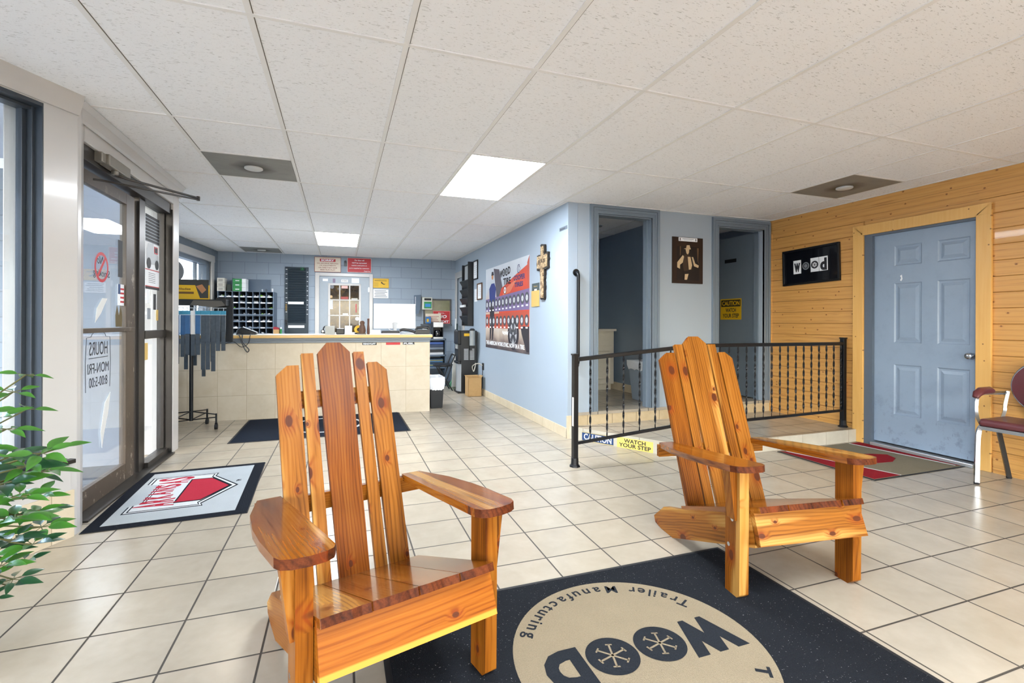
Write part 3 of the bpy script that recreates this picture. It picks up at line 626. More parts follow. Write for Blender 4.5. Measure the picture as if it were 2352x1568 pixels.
MB().box((sx, 4.570, .85), (sx+.001, 4.660, .985)).build('sticker', MT['kraft'], dr)

# ---- angled window wall nearest the camera on the left
aw = MB(AW)
def aseg(s0, s1, z0, z1, d0, d1, mb): mb.box((-s1, z0, d0), (-s0, z1, d1))
SW0, SW1 = .165, 3.6
aseg(0, SW0, 0, HC, -.2, 0, aw); aseg(SW0, SW1, 2.27, HC, -.2, 0, aw); aseg(SW1, 4.2, 0, HC, -.2, 0, aw); aseg(SW0, SW1, .25, .40, -.2, 0.002, aw)
aseg(.03, SW0, .25, .405, 0, .003, aw)
ST(aw.build('wall_window_side', MT['white'], bevel=.004), 'white painted angled wall around the window nearest the camera', 'wall')
tl = MB(AW); aseg(.02, 4.2, 0, .252, -.05, .012, tl); ST(tl.build('baseboard_left', MT['btile']), 'cream tile facing below the window nearest the camera', 'baseboard')
tr = MB(AW); tr.prism([(0, HC), (0, HC-.10), (.012, HC-.10), (.05, HC)], 0, 1, M=Matrix(((0, 0, -4.2, 0), (0, 1, 0, 0), (1, 0, 0, 0), (0, 0, 0, 1))))
ST(tr.build('trim_7', MT['white']), 'white moulding above the window nearest the camera', 'crown moulding')
w2 = T('window_2', 'tall dark framed shop window nearest the camera', 'window', AW @ Vector((-1.8, .4, 0)), kind='structure')
q = MB(AW)
for s0, s1, z0, z1, d0, d1 in ((SW0, SW0+.02, .42, 2.27, -.12, -.045), (SW0, SW0+.006, .42, 2.27, -.05, 0), (SW0+.02, SW0+.04, .42, 2.27, -.12, -.08), (SW0, SW1, 2.25, 2.27, -.12, -.0), (SW0, SW1, 2.235, 2.25, -.12, -.05), (SW0, SW1, .42, .48, -.12, -.03), (SW1-.08, SW1, .42, 2.27, -.2, 0), (1.28, 1.34, .42, 2.27, -.12, -.06), (2.42, 2.48, .42, 2.27, -.12, -.06)): aseg(s0, s1, z0, z1, d0, d1, q)
q.build('window_frame', MT['wframe'], w2, bevel=.002)
q = MB(AW); aseg(.03, SW1, .40, .422, -.2, .035, q); q.build('window_sill', MT['bronze'], w2, bevel=.002)
q = MB(AW); aseg(SW0+.035, SW1-.08, .47, 2.24, -.105, -.10, q); q.build('pane', MT['glass'], w2)
# window caulk line
# rest of the shell, behind the camera
AE = AP+AU*4.2
rs = MB(); rs.box((AE.x-.2, -3.5, 0), (AE.x, AE.y, .5)); rs.box((AE.x-.2, -3.5, 2.2), (AE.x, AE.y, HC)); rs.box((AE.x-.2, -3.5, 0), (AE.x, -3.2, HC))
rs.box((AE.x, -3.7, 0), (5, -3.5, .6)); rs.box((AE.x, -3.7, 2.1), (5, -3.5, HC)); rs.box((-.6, -3.7, .6), (-.3, -3.5, 2.1)); rs.box((2.0, -3.7, .6), (2.3, -3.5, 2.1)); rs.box((4.5, -3.7, .6), (5, -3.5, 2.1))
ST(rs.build('wall_front', MT['white']), 'white front wall with shop windows behind the camera', 'wall')
w3 = MB(); w3.box((AE.x, -3.61, .6), (4.5, -3.604, 2.1)); w3.box((AE.x-.11, -3.2, .5), (AE.x-.104, AE.y, 2.2)); ST(w3.build('window_3', MT['glass']), 'shop front window panes behind the camera', 'window')

# ================================================================ DOORS ON BACK AND PINE WALLS
bd = T('door_1', 'grey half glass door in the back wall behind the counter', 'door', BW @ Vector((.08, 0, 0)), kind='structure')
q = MB(BW); q.box((-.425, 0, 0), (-.352, 2.055, .03)); q.box((.525, 0, 0), (.59, 2.055, .03)); q.box((-.352, 1.995, 0), (.525, 2.055, .03)); q.build('door_frame', MT['white'], bd, bevel=.004)
q = MB(BW); q.box((-.345, 0, 0), (.52, 1.99, .008)); q.build('door_leaf', MT['lgrey'] if False else shade('99a3ab', .4), bd)
q = MB(BW); X0, X1, Z0, Z1 = -.20, .375, .93, 1.865
for a, c in (((X0, Z0), (X0+.035, Z1)), ((X1-.035, Z0), (X1, Z1)), ((X0, Z1-.035), (X1, Z1)), ((X0, Z0), (X1, Z0+.035)), ((-.010, Z0), (.010, Z1)), ((.165, Z0), (.185, Z1)), ((X0, 1.55), (X1, 1.57)), ((X0, 1.265), (X1, 1.285))): q.box((a[0], a[1], .008), (c[0], c[1], .02))
q.build('window_bars', MT['white'], bd, bevel=.002)
q = MB(BW); q.box((X0+.03, Z0+.03, .008), (X1-.03, Z1-.03, .011)); 
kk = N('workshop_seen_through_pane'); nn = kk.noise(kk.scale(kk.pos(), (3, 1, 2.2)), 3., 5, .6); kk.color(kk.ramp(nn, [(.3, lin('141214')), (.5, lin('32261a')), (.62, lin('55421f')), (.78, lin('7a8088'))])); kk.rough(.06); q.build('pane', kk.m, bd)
for x, z, w_, h_, c in ((-.25, 1.925, .09, .045, 'e8ecf2'), (-.1, 1.915, .045, .075, '7a6a80'), (.085, 1.915, .115, .05, 'e6e8e6'), (.275, 1.925, .135, .09, 'e2e4e6'), (-.135, 1.80, .07, .045, '6a6c72'), (.085, 1.80, .11, .05, 'd9a8a0'), (-.15, 1.62, .05, .06, 'c8a87c'), (.085, 1.60, .13, .045, '9a3a34'), (.26, 1.585, .11, .02, 'c0c0b8'), (-.145, 1.47, .05, .16, 'c8cccf'), (.29, 1.41, .02, .16, 'b0484c'), (.1, 1.3, .095, .03, 'd8dad0'), (.31, 1.215, .07, .07, 'dfe3e6')):
    k_ = MB(BW); zz = .008 if z > 1.87 else .012
    if abs(w_-h_) < .03: k_.cyl((x, z, zz), (x, z, zz+.001), w_/2, n=24)
    else: k_.box((x-w_/2, z-h_/2, zz), (x+w_/2, z+h_/2, zz+.0012))
    k_.build('sticker', shade(c), bd)
q = MB(); q.text('100', BW @ Matrix.Translation((.085, 1.917, .0095)), h=.03, w=.08); q.build('lettering', MT['dark'], bd)
q = MB(BW); q.cyl((-.285, .985, .008), (-.285, .985, .05), .012); q.lathe([(.012, .03), (.03, .045), (.033, .06), (.02, .075)], c=(-.285, .985, 0)); q.build('door_knob', MT['chrome'], bd, smooth=True)
q = MB(BW)
for z in (1.76, 1.0): q.box((.505, z-.045, .008), (.53, z+.045, .02))
q.build('hinge', MT['steel'], bd)

pd = T('door_3', 'scuffed blue six panel door in the pine wall', 'door', (WX, 2.84, 0), kind='structure')
q = MB(WW)
def paneled(mb, x0, x1, z0, z1, panels, zf, rec=.009, m=0):
    xs = sorted({x0, x1, *[p[0] for p in panels], *[p[1] for p in panels]}); zs = sorted({z0, z1, *[p[2] for p in panels], *[p[3] for p in panels]})
    for i in range(len(xs)-1):
        for j in range(len(zs)-1):
            a, b, c, d_ = xs[i], xs[i+1], zs[j], zs[j+1]
            if any(p[0]-1e-6 <= a and b <= p[1]+1e-6 and p[2]-1e-6 <= c and d_ <= p[3]+1e-6 for p in panels): continue
            mb.add([(a, c, zf), (b, c, zf), (b, d_, zf), (a, d_, zf)], [(0, 1, 2, 3)], m)
    for (a, b, c, d_) in panels:
        L = [(0, zf), (.010, zf-rec), (.024, zf-rec), (.050, zf-.001)]
        R_ = [[(a+e, c+e, z), (b-e, c+e, z), (b-e, d_-e, z), (a+e, d_-e, z)] for e, z in L]
        for A, B in zip(R_, R_[1:]): mb.add(A+B, [(k_, (k_+1) % 4, 4+(k_+1) % 4, 4+k_) for k_ in range(4)], m)
        mb.add(R_[-1], [(0, 1, 2, 3)], m)
paneled(q, -3.21, -2.41, .045, 2.0, [(-3.035, -2.81, 1.695, 1.88), (-2.69, -2.46, 1.695, 1.88), (-3.035, -2.81, .985, 1.535), (-2.69, -2.46, .985, 1.535), (-3.035, -2.81, .32, .785), (-2.69, -2.46, .32, .785)], -.03)
q.build('door_leaf', MT['bluedoor'], pd)
q = MB(WW); q.box((-3.29, 0, -.10), (-3.21, 2.03, .0)); q.box((-2.41, 0, -.10), (-2.395, 2.03, .0)); q.box((-3.21, 2.0, -.1), (-2.41, 2.03, 0)); q.build('door_frame', shade('5c6876', .4), pd)
q = MB(WW); q.box((-3.385, 0, 0), (-3.285, 2.03, .022)); q.box((-2.40, 0, 0), (-2.30, 2.03, .022)); q.prism([(-3.385, 2.115), (-2.30, 2.115), (-2.40, 2.02), (-3.285, 2.02)], 0, .022)
q.add([(-3.385, 2.03, .022), (-3.285, 2.03, .022), (-3.385, 2.115, .022)], [(0, 1, 2)]); q.add([(-2.30, 2.03, .022), (-2.30, 2.115, .022), (-2.40, 2.03, .022)], [(0, 1, 2)])
q.box((-3.385, 2.02, 0), (-3.33, 2.06, .0215)); q.box((-2.355, 2.02, 0), (-2.30, 2.06, .0215))
def cas():
    k = N('pine_casing'); o = k.pos(); fine = k.noise(k.scale(o, (60, 60, 3)), 1., 4); vo = k.n('ShaderNodeTexVoronoi', voronoi_dimensions='2D', feature='F1'); so_ = k.sep(o); k.l(k.comb(so_[1], so_[2], 0.), vo.inputs['Vector']); vo.inputs['Scale'].default_value = 8.5; on = k.math('GREATER_THAN', k.sep(vo.outputs['Color'])[0], .5)
    kr = k.math('MULTIPLY', k.math('SUBTRACT', 1., k.math('MINIMUM', k.math('DIVIDE', vo.outputs['Distance'], .10), 1.)), on)
    c = k.mix(fine, lin('dda554'), lin('e9bd72')); c = k.mix(k.math('MULTIPLY', k.ramp(kr, [(.4, (0, 0, 0)), (.7, (1, 1, 1))]), .85), c, lin('74401a')); k.color(c); k.rough(.4); return k.m
MT['casing'] = cas(); q.build('casing', MT['casing'], pd, bevel=.003)
q = MB(WW); q.box((-3.21, 0, -.1), (-2.41, .03, .03)); q.build('threshold', MT['steel'], pd, bevel=.004)
q = MB(WW); q.cyl((-2.445, .90, -.03), (-2.445, .90, -.015), .026); q.cyl((-2.445, .90, -.015), (-2.445, .90, .02), .010); q.lathe([(.010, .008), (.022, .014), (.024, .03), (.010, .04)], c=(-2.445, .90, 0)); q.build('door_knob', MT['chrome'], pd, smooth=True)
MB(WW).prism([(-2.985, 1.60), (-2.97, 1.61), (-2.965, 1.57), (-2.975, 1.55), (-2.985, 1.56), (-2.975, 1.58)], -.03, -.029).build('paint_chip', MT['paper'], pd)

q = MB(); q.box((WX+.2, 2.3, -.05), (WX+.3, 3.4, HC)); q.box((WX+.0, 2.39, -.03), (WX+.25, 3.29, 0)); ST(q.build('door_light_block', MT['dark']), 'unseen dark box added behind the blue door to block light', 'wall')  # unseen dark box added to stop light leaking round the door
# ================================================================ CEILING FITTINGS
def panel_light(x0, y0, label, w_=.6096, d_=1.2192, grp='lit ceiling panels'):
    t = T('ceiling_light', label, 'ceiling light', (x0+w_/2, y0+d_/2, HC), group=grp)
    q = MB(); z = HC-.006
    for a, c in (((x0+.008, y0+.008), (x0+w_-.008, y0+.018)), ((x0+.008, y0+d_-.018), (x0+w_-.008, y0+d_-.008)), ((x0+.008, y0+.018), (x0+.018, y0+d_-.018)), ((x0+w_-.018, y0+.018), (x0+w_-.008, y0+d_-.018))): q.box((*a, z), (*c, HC-.001))
    q.build('frame', MT['whitem'], t); MB().box((x0+.018, y0+.018, HC-.005), (x0+w_-.018, y0+d_-.018, HC-.002)).build('diffuser', MT['emit'], t)
panel_light(.880, 3.366, 'large lit ceiling panel above the hall entrance, nearest of the two in view')
panel_light(-.339, 7.024, 'smaller looking lit ceiling panel above the counter at the back')
panel_light(.880, -.292, 'unseen lit ceiling panel added above the camera for room light')  # out-of-view panel added to light the near part of the room
def vent(x0, y0, label):
    t = T('ceiling_vent', label, 'ceiling vent', (x0+.305, y0+.305, HC), group='sooty ceiling vents')
    b = MB(); b.box((-.295, -.295, -.004), (.295, .295, -.001)); b.build('plate', MT['vent'], t, local=True)
    b = MB(); b.lathe([(.0, -.016), (.06, -.016), (.066, -.012), (.066, -.004)]); b.build('disc', shade('d2d4d2', .4), t, local=True, smooth=True)
vent(-.949, 3.976, 'square sooty vent plate with pale disc above the entrance door'); vent(-1.558, 8.853, 'square dark vent plate in the ceiling near the back window'); vent(3.928, 2.757, 'square brown stained vent plate by the pine wall')
q = MB(); q.lathe([(0, -.02), (.05, -.022), (.06, -.008), (.06, 0)], c=(3.05, 5.35, 2.385)); tag(q.build('ceiling_spotlight', MT['grey'], smooth=True), 'small round ceiling fitting inside the left restroom', 'ceiling fitting')

# ================================================================ ADIRONDACK CHAIRS
def outline_board(name, parent, M, poly, t, mt, bev=.004, label=None):
    """poly in local (x width, y long); thickness centred on z"""
    o = MB().prism(poly, -t/2, t/2).build(name, mt, parent, Mx=M, bevel=bev, seg=3)
    if label: o['label'] = label
    return o
def frame(o, x, y):  # chair-local frame
    return F(o, x, y)
def adirondack(label, loc, deg, slats, seatx, mats, group, apron_m, arm_m):
    t = T('adirondack_chair', label, 'chair', loc, rad(deg), group)
    dn = Vector((0, .94, -.34)).normalized(); nrm = Vector((0, .34, .94)).normalized()
    # side rails
    base = Vector((0, -.02, .36))
    def yz(y, z): v = Vector((0, y, z))-base; return (v.dot(nrm), v.dot(dn))
    poly = [yz(*p) for p in ((-.005, .365), (.56, .172), (.69, .135), (.80, .045), (.785, .012), (.72, .001), (.60, .001), (-.035, .235))]
    for sg, k_ in ((-1, 0), (1, 1)):
        M_ = Matrix((nrm, dn, nrm.cross(dn))).transposed().to_4x4(); M_.translation = base+Vector((sg*.244, 0, 0))
        outline_board('side_rail', t, M_, poly, .036, mats[k_ % len(mats)])
    # legs : board frame x = chair y, y = up, z = chair -x
    for sg in (-1, 1):
        M_ = Matrix((Vector((0, 1, 0)), Vector((0, 0, 1)), Vector((1, 0, 0)))).transposed().to_4x4(); M_.translation = (sg*.286, .049, 0)
        outline_board('leg', t, M_, [(-.046, .022), (-.020, 0), (.046, 0), (.046, .546), (-.046, .556), (-.048, .3)], .044, mats[2])
        M_ = Matrix((Vector((0, 1, 0)), Vector((0, 0, 1)), Vector((1, 0, 0)))).transposed().to_4x4()
        # outer bracket under the arm, a tapering board facing forward
        Mb = F((sg*.308, .045, .33), (sg, 0, 0), (0, 0, 1)); 
        outline_board('arm_bracket', t, Mb, [(0, 0), (.010, 0), (.036, .215), (0, .217)], .05, mats[1])
        for z in (.36, .245):
            q = MB(); q.lathe([(0, .008), (.006, .007), (.009, .002), (.009, 0)], n=14, M=F((sg*.3085, .05+(.36-z)*.2, z-.035), (0, -sg, 0), (0, 0, 1))); q.build('bolt', MT['chrome'], t, local=True, smooth=True)
    # front board
    M_ = Matrix((nrm, Vector((-1, 0, 0)), nrm.cross(Vector((-1, 0, 0))))).transposed().to_4x4(); M_.translation = Vector((0, -.034, .318))
    outline_board('front_board', t, M_, [(-.072, -.264), (.072, -.262), (.072, .262), (-.072, .264)], .024, apron_m)
    # seat boards
    for i, (a, b) in enumerate(zip(seatx, seatx[1:])):
        M_ = Matrix((Vector((1, 0, 0)), dn, Vector((1, 0, 0)).cross(dn))).transposed().to_4x4(); M_.translation = Vector(((a+b)/2, -.05, .396))
        w_ = (b-a)/2-.0012; j = random.uniform(-.004, .006)
        front = [(w_*u_, -.004+random.uniform(-.004, .004)+j) for u_ in (1, .6, .2, -.2, -.6, -1)]
        o = MB().prism([(-w_, .605), (w_, .605)]+front, -.012, .012, 0).build('seat_board', [CE_S, CE_D], t, Mx=M_, bevel=.004)
        for p in o.data.polygons:
            if abs(p.normal.z) < .5 and p.center.y < .02: p.material_index = 1
    # back slats
    bd_ = Vector((0, .324, .856)).normalized(); bn = Vector((1, 0, 0)).cross(bd_); so = Vector((0, .511, .206))
    for i, (xa, xb, h, kind) in enumerate(slats):
        M_ = Matrix((Vector((1, 0, 0)), bd_, bn)).transposed().to_4x4(); xm = (xa+xb)/2; w_ = (xb-xa)/2; M_.translation = so+Vector((xm, 0, 0))-bn*.011
        y0 = -.10
        if kind == 'c': pl_ = [(-w_*.82, y0), (w_*.82, y0), (w_, h-.045), (w_*.42, h), (-w_*.42, h), (-w_, h-.045)]
        elif kind == 'l': pl_ = [(-w_*.9, y0), (w_, y0), (w_, h), (-w_*.05, h), (-w_, h-.038)]
        elif kind == 'r': pl_ = [(-w_, y0), (w_*.9, y0), (w_, h-.038), (w_*.05, h), (-w_, h)]
        else: pl_ = [(-w_, y0), (w_, y0), (w_, h), (-w_, h)]
        outline_board('back_slat', t, M_, pl_, .02, (CE_A if kind == 'c' else CE_B) if mats[0] is CE_C else (CE_B if i != 0 else CE_C))
    # rear supports
    M_ = Matrix((Vector((0, 0, 1)), Vector((1, 0, 0)), Vector((0, 1, 0)))).transposed().to_4x4(); M_.translation = (0, .645, .468)
    outline_board('arm_support', t, M_, [(-.036, -.325), (.028, -.325), (.028, .325), (-.036, .325)], .022, mats[0])
    M_ = Matrix((bd_, Vector((1, 0, 0)), bd_.cross(Vector((1, 0, 0))))).transposed().to_4x4(); M_.translation = so+bd_*.69-bn*.032
    outline_board('back_brace', t, M_, [(-.035, -.20), (.035, -.20), (.035, .20), (-.035, .20)], .02, mats[1])
    M_ = M_.copy(); M_.translation = so+bd_*(-.06)-bn*.032
    outline_board('lower_brace', t, M_, [(-.03, -.22), (.03, -.22), (.03, .22), (-.03, .22)], .02, mats[1])
    # arms
    ad = Vector((0, .68, -.069)).normalized()
    for sg in (-1, 1):
        X_ = Vector((1, 0, 0)); M_ = Matrix((X_, ad, X_.cross(ad))).transposed().to_4x4(); M_.translation = Vector((0, -.045, .5645))
        out = [(.238, .70), (.222, .35), (.212, .03), (.222, .005), (.245, -.010), (.285, -.014), (.325, -.006), (.350, .012), (.360, .04), (.372, .20), (.374, .33), (.362, .50), (.318, .695)]
        o = MB().prism([(sg*x, y) for x, y in out], -.013, .013).build('armrest', [arm_m, CE_D], t, Mx=M_, bevel=.006)
        for p in o.data.polygons:
            if abs(p.normal.z) < .5 and p.center.y < .03: p.material_index = 1
    return t
adirondack('glossy cedar Adirondack chair left of the round logo mat, with reddish centre slat', (.193, 1.431, 0), 15.06,
           [(-.234, -.147, .83, 'l'), (-.135, -.087, .88, 's'), (-.069, .066, .925, 'c'), (.080, .126, .88, 's'), (.138, .222, .83, 'r')],
           [-.262, -.125, .01, .14, .262], [CE_C, CE_B, CE_C], 'cedar Adirondack chairs', CE_E, CE_S)
adirondack('knotty pale backed cedar Adirondack chair standing on the far corner of the mat', (1.88, 1.537, .0), -7.42,
           [(-.232, -.130, .835, 'l'), (-.122, -.070, .885, 's'), (-.063, .090, .935, 'c'), (.098, .150, .885, 's'), (.158, .245, .835, 'r')],
           [-.262, -.12, .02, .15, .262], [CE_B, CE_C, CE_C], 'cedar Adirondack chairs', CE_B, CE_S)

# ================================================================ MATS
bigm = T('floor_mat', 'large black floor mat with a tan circle reading WOOD Trailer Manufacturing', 'mat', (.99, 1.45, 0))
blk = carpet('black_mat_pile', '16181c', '25282d', .5); tan = carpet('tan_mat_pile', '7c705c', '9c8f77', 0, 240); inkp = carpet('dark_mat_letters', '1c1f24', '2c3036')
MB().box((.145, .90, .0005), (1.845, 1.995, .004)).build('rubber_edge', MT['rubber'], bigm, bevel=.002)
MB().box((.165, .92, .002), (1.825, 1.975, .007)).build('pile', blk, bigm)
q = MB(); C0 = Matrix.Translation((1.0, 1.449, .0))
q.prism([(.448*math.cos(i*math.pi/48), .448*math.sin(i*math.pi/48)) for i in range(96)], .006, .0078, M=C0); q.build('tan_circle', tan, bigm)
RM = Matrix.Translation((1.0, 1.449, .0078)) @ Matrix.Rotation(math.pi, 4, 'Z')
q = MB(); q.text('W', RM @ Matrix.Translation((-.283, .003, 0)), w=.225, h=.19, bold=.09, ext=.001); q.text('D', RM @ Matrix.Translation((.283, 0, 0)), w=.15, h=.185, bold=.07, ext=.001)
for cx in (-.09, .105):
    MW = RM @ Matrix.Translation((cx, -.01, 0)); q2 = MB(); ring(q2, MW, 0, .094, n=48); q2.build('wheel_disc', inkp, bigm)
q.build('logo_letters', inkp, bigm); q = MB()
txt = 'Trailer Manufacturing'; A0, A1 = 25, 152; wid = {'i': .45, 'l': .45, 'r': .7, 'f': .6, 't': .6, ' ': .7, 'M': 1.6, 'T': 1.15}; tot = sum(wid.get(c, 1) for c in txt); cur = 0
for ch in txt:
    wch = wid.get(ch, 1); a = rad(A0+(A1-A0)*(cur+wch/2)/tot); cur += wch
    if ch == ' ': continue
    Mc = Matrix.Translation((1.0+.392*math.cos(a), 1.449+.392*math.sin(a), .0078)) @ Matrix.Rotation(a+math.pi/2, 4, 'Z')
    vs, fs = textmesh(ch, .012, 0, 1); x0 = min(v[0] for v in vs); x1 = max(v[0] for v in vs)
    q.add([((x-(x0+x1)/2)*.072, (y-.3)*.072, z*.001) for x, y, z in vs], fs, 0, Mc)
a = rad(-34); q.text('T', Matrix.Translation((1+.395*math.cos(a), 1.449+.395*math.sin(a), .0078)) @ Matrix.Rotation(a-math.pi/2, 4, 'Z'), h=.05, w=.05, bold=.04, ext=.001)
q.build('lettering', inkp, bigm)
for cx in (-.09, .105):
    q = MB(); MW = RM @ Matrix.Translation((cx, -.01, .0006))
    for i in range(6):
        q.M = MW @ Matrix.Rotation(i*math.pi/3+.25, 4, 'Z'); q.box((.0, -.0035, .0008), (.056, .0035, .0014)); q.box((.052, -.012, .0008), (.058, .012, .0014)); q.M = I4
    q.build('wheel_spokes', tan, bigm)

am = T('door_mat', 'grey door mat with navy border and red ARKANSAS shield by the entrance door', 'mat', (-.95, 3.84, 0), rad(2.4))
navyp = carpet('navy_mat_pile', '15181f', '22262f'); gp = carpet('grey_mat_pile', 'a3abb0', 'c2c8ca'); redp = carpet('red_mat_pile', 'a82638', 'c03a4a'); whp = carpet('white_mat_pile', 'ccd0d2', 'dde0e0')
q = MB(); q.box((-.405, -.565, .0005), (.405, .565, .004)); q.build('rubber_edge', MT['rubber'], am, local=True, bevel=.002)
MB().box((-.40, -.56, .002), (.40, .56, .0065)).build('pile', navyp, am, local=True)
MB().box((-.335, -.50, .006), (.33, .50, .0075)).build('field', gp, am, local=True)
def TL(pts): return pts
sh = [(-.29, -.345), (-.29, -.22), (-.235, -.19), (-.235, .205), (-.31, .235), (-.31, .38), (.105, .37), (.10, .30), (.28, .02), (.115, -.30), (.13, -.345)]
def inset(p, k_): cx = sum(a for a, b in p)/len(p); cy = sum(b for a, b in p)/len(p); return [(cx+(a-cx)*k_[0], cy+(b-cy)*k_[1]) for a, b in p]
q = MB(); q.prism(sh, .0074, .0082, 0); q.prism(inset(sh, (.96, .97)), .0080, .0086, 1); q.prism(inset(sh, (.90, .935)), .0085, .0090, 0); q.prism(inset(sh, (.86, .91)), .0089, .0094, 1)
q.prism([(-.05, -.24), (-.05, .26), (.09, .25), (.235, .02), (.10, -.24)], .0093, .0099, 0); q.prism([(-.04, -.225), (-.04, .245), (.085, .235), (.22, .02), (.095, -.225)], .0098, .0104, 2)
q.build('shield', [navyp, whp, redp], am, local=True)
q = MB(); T0 = Matrix.Translation((-.16, .03, .0094)) @ Matrix.Rotation(math.pi/2, 4, 'Z')
for i, (ch, h) in enumerate(zip('ARKANSAS', (.22, .18, .15, .13, .13, .15, .18, .22))):
    q.text(ch, T0 @ Matrix.Translation((-.27+i*.078, .10-h/2-.02*(h < .2), 0)), w=.064, h=h, bold=.03, ext=.001)
q.build('lettering', redp, am, local=True)
q = MB(); q.text('TM', Matrix.Translation((.27, .12, .0075)) @ Matrix.Rotation(math.pi/2, 4, 'Z'), w=.04, h=.03, ext=.001); q.build('lettering', navyp, am, local=True)

m2 = T('door_mat', 'grey-beige door mat with two red wedges before the blue door', 'mat', (4.26, 2.88, 0))
gb = carpet('beige_mat_pile', '77705f', '8f8874'); rp = carpet('deep_red_mat_pile', '7d1a22', '9c2630')
MB().box((3.725, 2.455, .0005), (4.785, 3.305, .004)).build('rubber_edge', MT['rubber'], m2, bevel=.002)
MB().box((3.745, 2.475, .002), (4.77, 3.288, .0065)).build('pile', gb, m2)
q = MB(); q.prism([(3.745, 2.475), (4.03, 2.475), (3.80, 3.25), (3.745, 3.288)], .006, .0078, 0); q.prism([(4.77, 3.288), (4.63, 3.288), (4.74, 2.52), (4.77, 2.475)], .006, .0078, 0)
q.prism([(4.03, 2.475), (4.045, 2.475), (3.805, 3.28), (3.79, 3.25)], .006, .0082, 1); q.prism([(4.63, 3.288), (4.615, 3.288), (4.73, 2.5), (4.745, 2.5)], .006, .0082, 1)
q.prism([(4.10, 2.83), (4.16, 2.95), (4.30, 3.0), (4.45, 2.96), (4.55, 2.90), (4.50, 2.80), (4.36, 2.735), (4.2, 2.75)], .006, .0078, 0); q.build('red_pattern', [rp, whp], m2)

hm = T('floor_mat', 'dark navy mat with a pale ring in front of the counter', 'mat', (-.14, 5.79, 0))
MB().box((-1.0, 5.21, .0005), (.72, 6.37, .004)).build('rubber_edge', MT['rubber'], hm, bevel=.002); MB().box((-.98, 5.23, .002), (.70, 6.35, .007)).build('pile', carpet('navy_black_pile', '1a212d', '262e3c'), hm)
q = MB(); ring(q, Matrix.Translation((-.14, 5.79, .0078)), .36, .40, n=60); q.build('ring', whp, hm)

# ================================================================ HAND RAIL
rl = T('stair_railing', 'black wrought iron railing with twisted balusters around the platform', 'railing', (2.96, 3.46, .12))
P1, P2, P3 = Vector((1.79, 3.50, 0)), Vector((2.96, 3.46, 0)), Vector((4.775, 3.46, 0))
def post(p, z0, z1):
    q = MB(); q.box((p.x-.021, p.y-.021, z0), (p.x+.021, p.y+.021, z1)); q.box((p.x-.026, p.y-.026, z1-.004), (p.x+.026, p.y+.026, z1+.010)); q.build('post', MT['black'], rl, bevel=.003)
    q = MB(); q.lathe([(.045, 0), (.045, .008), (.032, .02), (.031, .07), (.026, .074)], c=(p.x, p.y, z0), n=8); q.build('post_shoe', MT['black'], rl, bevel=.003)
post(P1, 0, .90); post(P2, .12, 1.015); post(P3, .12, 1.01)
def rail(a, b, za, zb, h=.032, w_=.042, nm='top_rail'):
    q = MB(); d_ = (b-a); L2 = d_.length; M_ = F(a+Vector((0, 0, za)), d_+Vector((0, 0, zb-za)), (0, 0, 1)); q.M = M_; LL = math.hypot(L2, zb-za)
    q.box((.018, -h/2, -w_/2), (LL-.018, h/2, w_/2)); q.build(nm, MT['black'], rl, bevel=.005)
rail(P1, P2, .862, .962); rail(P1, P2, .186, .290, .024, .028, 'bottom_rail'); rail(P2, P3, .962, .958); rail(P2, P3, .262, .288, .024, .028, 'bottom_rail')
def baluster(p, z0, z1, ph):
    q = MB(); n = 56; vs = []; hw, ht = .0085, .0025
    for i in range(n+1):
        z = z0+(z1-z0)*i/n; zz = (z-z0-.04)/(z1-z0-.08); tw = ph+max(0, min(1, zz))*math.pi*7.5; c, s_ = math.cos(tw), math.sin(tw)
        e = min(1, .45+min(z-z0, z1-z)/.05)
        for x, y in ((hw*e, ht), (-hw*e, ht), (-hw*e, -ht), (hw*e, -ht)): vs.append((p.x+x*c-y*s_, p.y+x*s_+y*c, z))
    fs = [(i*4+j, i*4+(j+1) % 4, (i+1)*4+(j+1) % 4, (i+1)*4+j) for i in range(n) for j in range(4)]
    q.add(vs, fs); q.build('baluster', MT['black'], rl)
for k_ in range(7):
    s_ = .137+.1533*k_; f_ = s_/1.17
    if f_ < .97: p = P1.lerp(P2, f_); baluster(p, .186+.104*f_, .862+.1*f_-.012, .6)
for k_ in range(17):
    x = 3.12+.1015*k_
    if x < 4.75: f_ = (x-2.96)/(P3.x-2.96); baluster(Vector((x, 3.46, 0)), .262+.026*f_, .95, .6)
q = MB(); q.box((1.765, 3.478, .33), (1.768, 3.50, .56)); q.build('sticker', MT['whitem'], rl)
q = MB(); q.box((4.797, 3.445, .42), (4.80, 3.475, .60)); q.build('sticker', shade('d2502a'), rl)
# grab bar
gb_ = T('grab_bar', 'vertical black grab bar on the blue-grey wall beside the restroom doorway', 'grab bar', (2.25, RY, .73))
q = MB(); pts = [(2.245, RY, 1.665)]+[(2.245+.0*i, RY-.055*math.sin(i*math.pi/12), 1.665-.035*(1-math.cos(i*math.pi/12))) for i in range(1, 7)]+[(2.245, RY-.055, 1.60), (2.245, RY-.055, .80)]+[(2.245, RY-.055*math.cos(i*math.pi/12), .77-.035*math.sin(i*math.pi/12)) for i in range(0, 7)]
q.tube(pts, .017, 14); q.build('bar', MT['black'], gb_, smooth=True)
for z in (1.665, .735): q = MB(); q.cyl((2.245, RY, z), (2.245, RY-.012, z), .036, n=24); q.build('flange', MT['black'], gb_, smooth=True, bevel=.002)

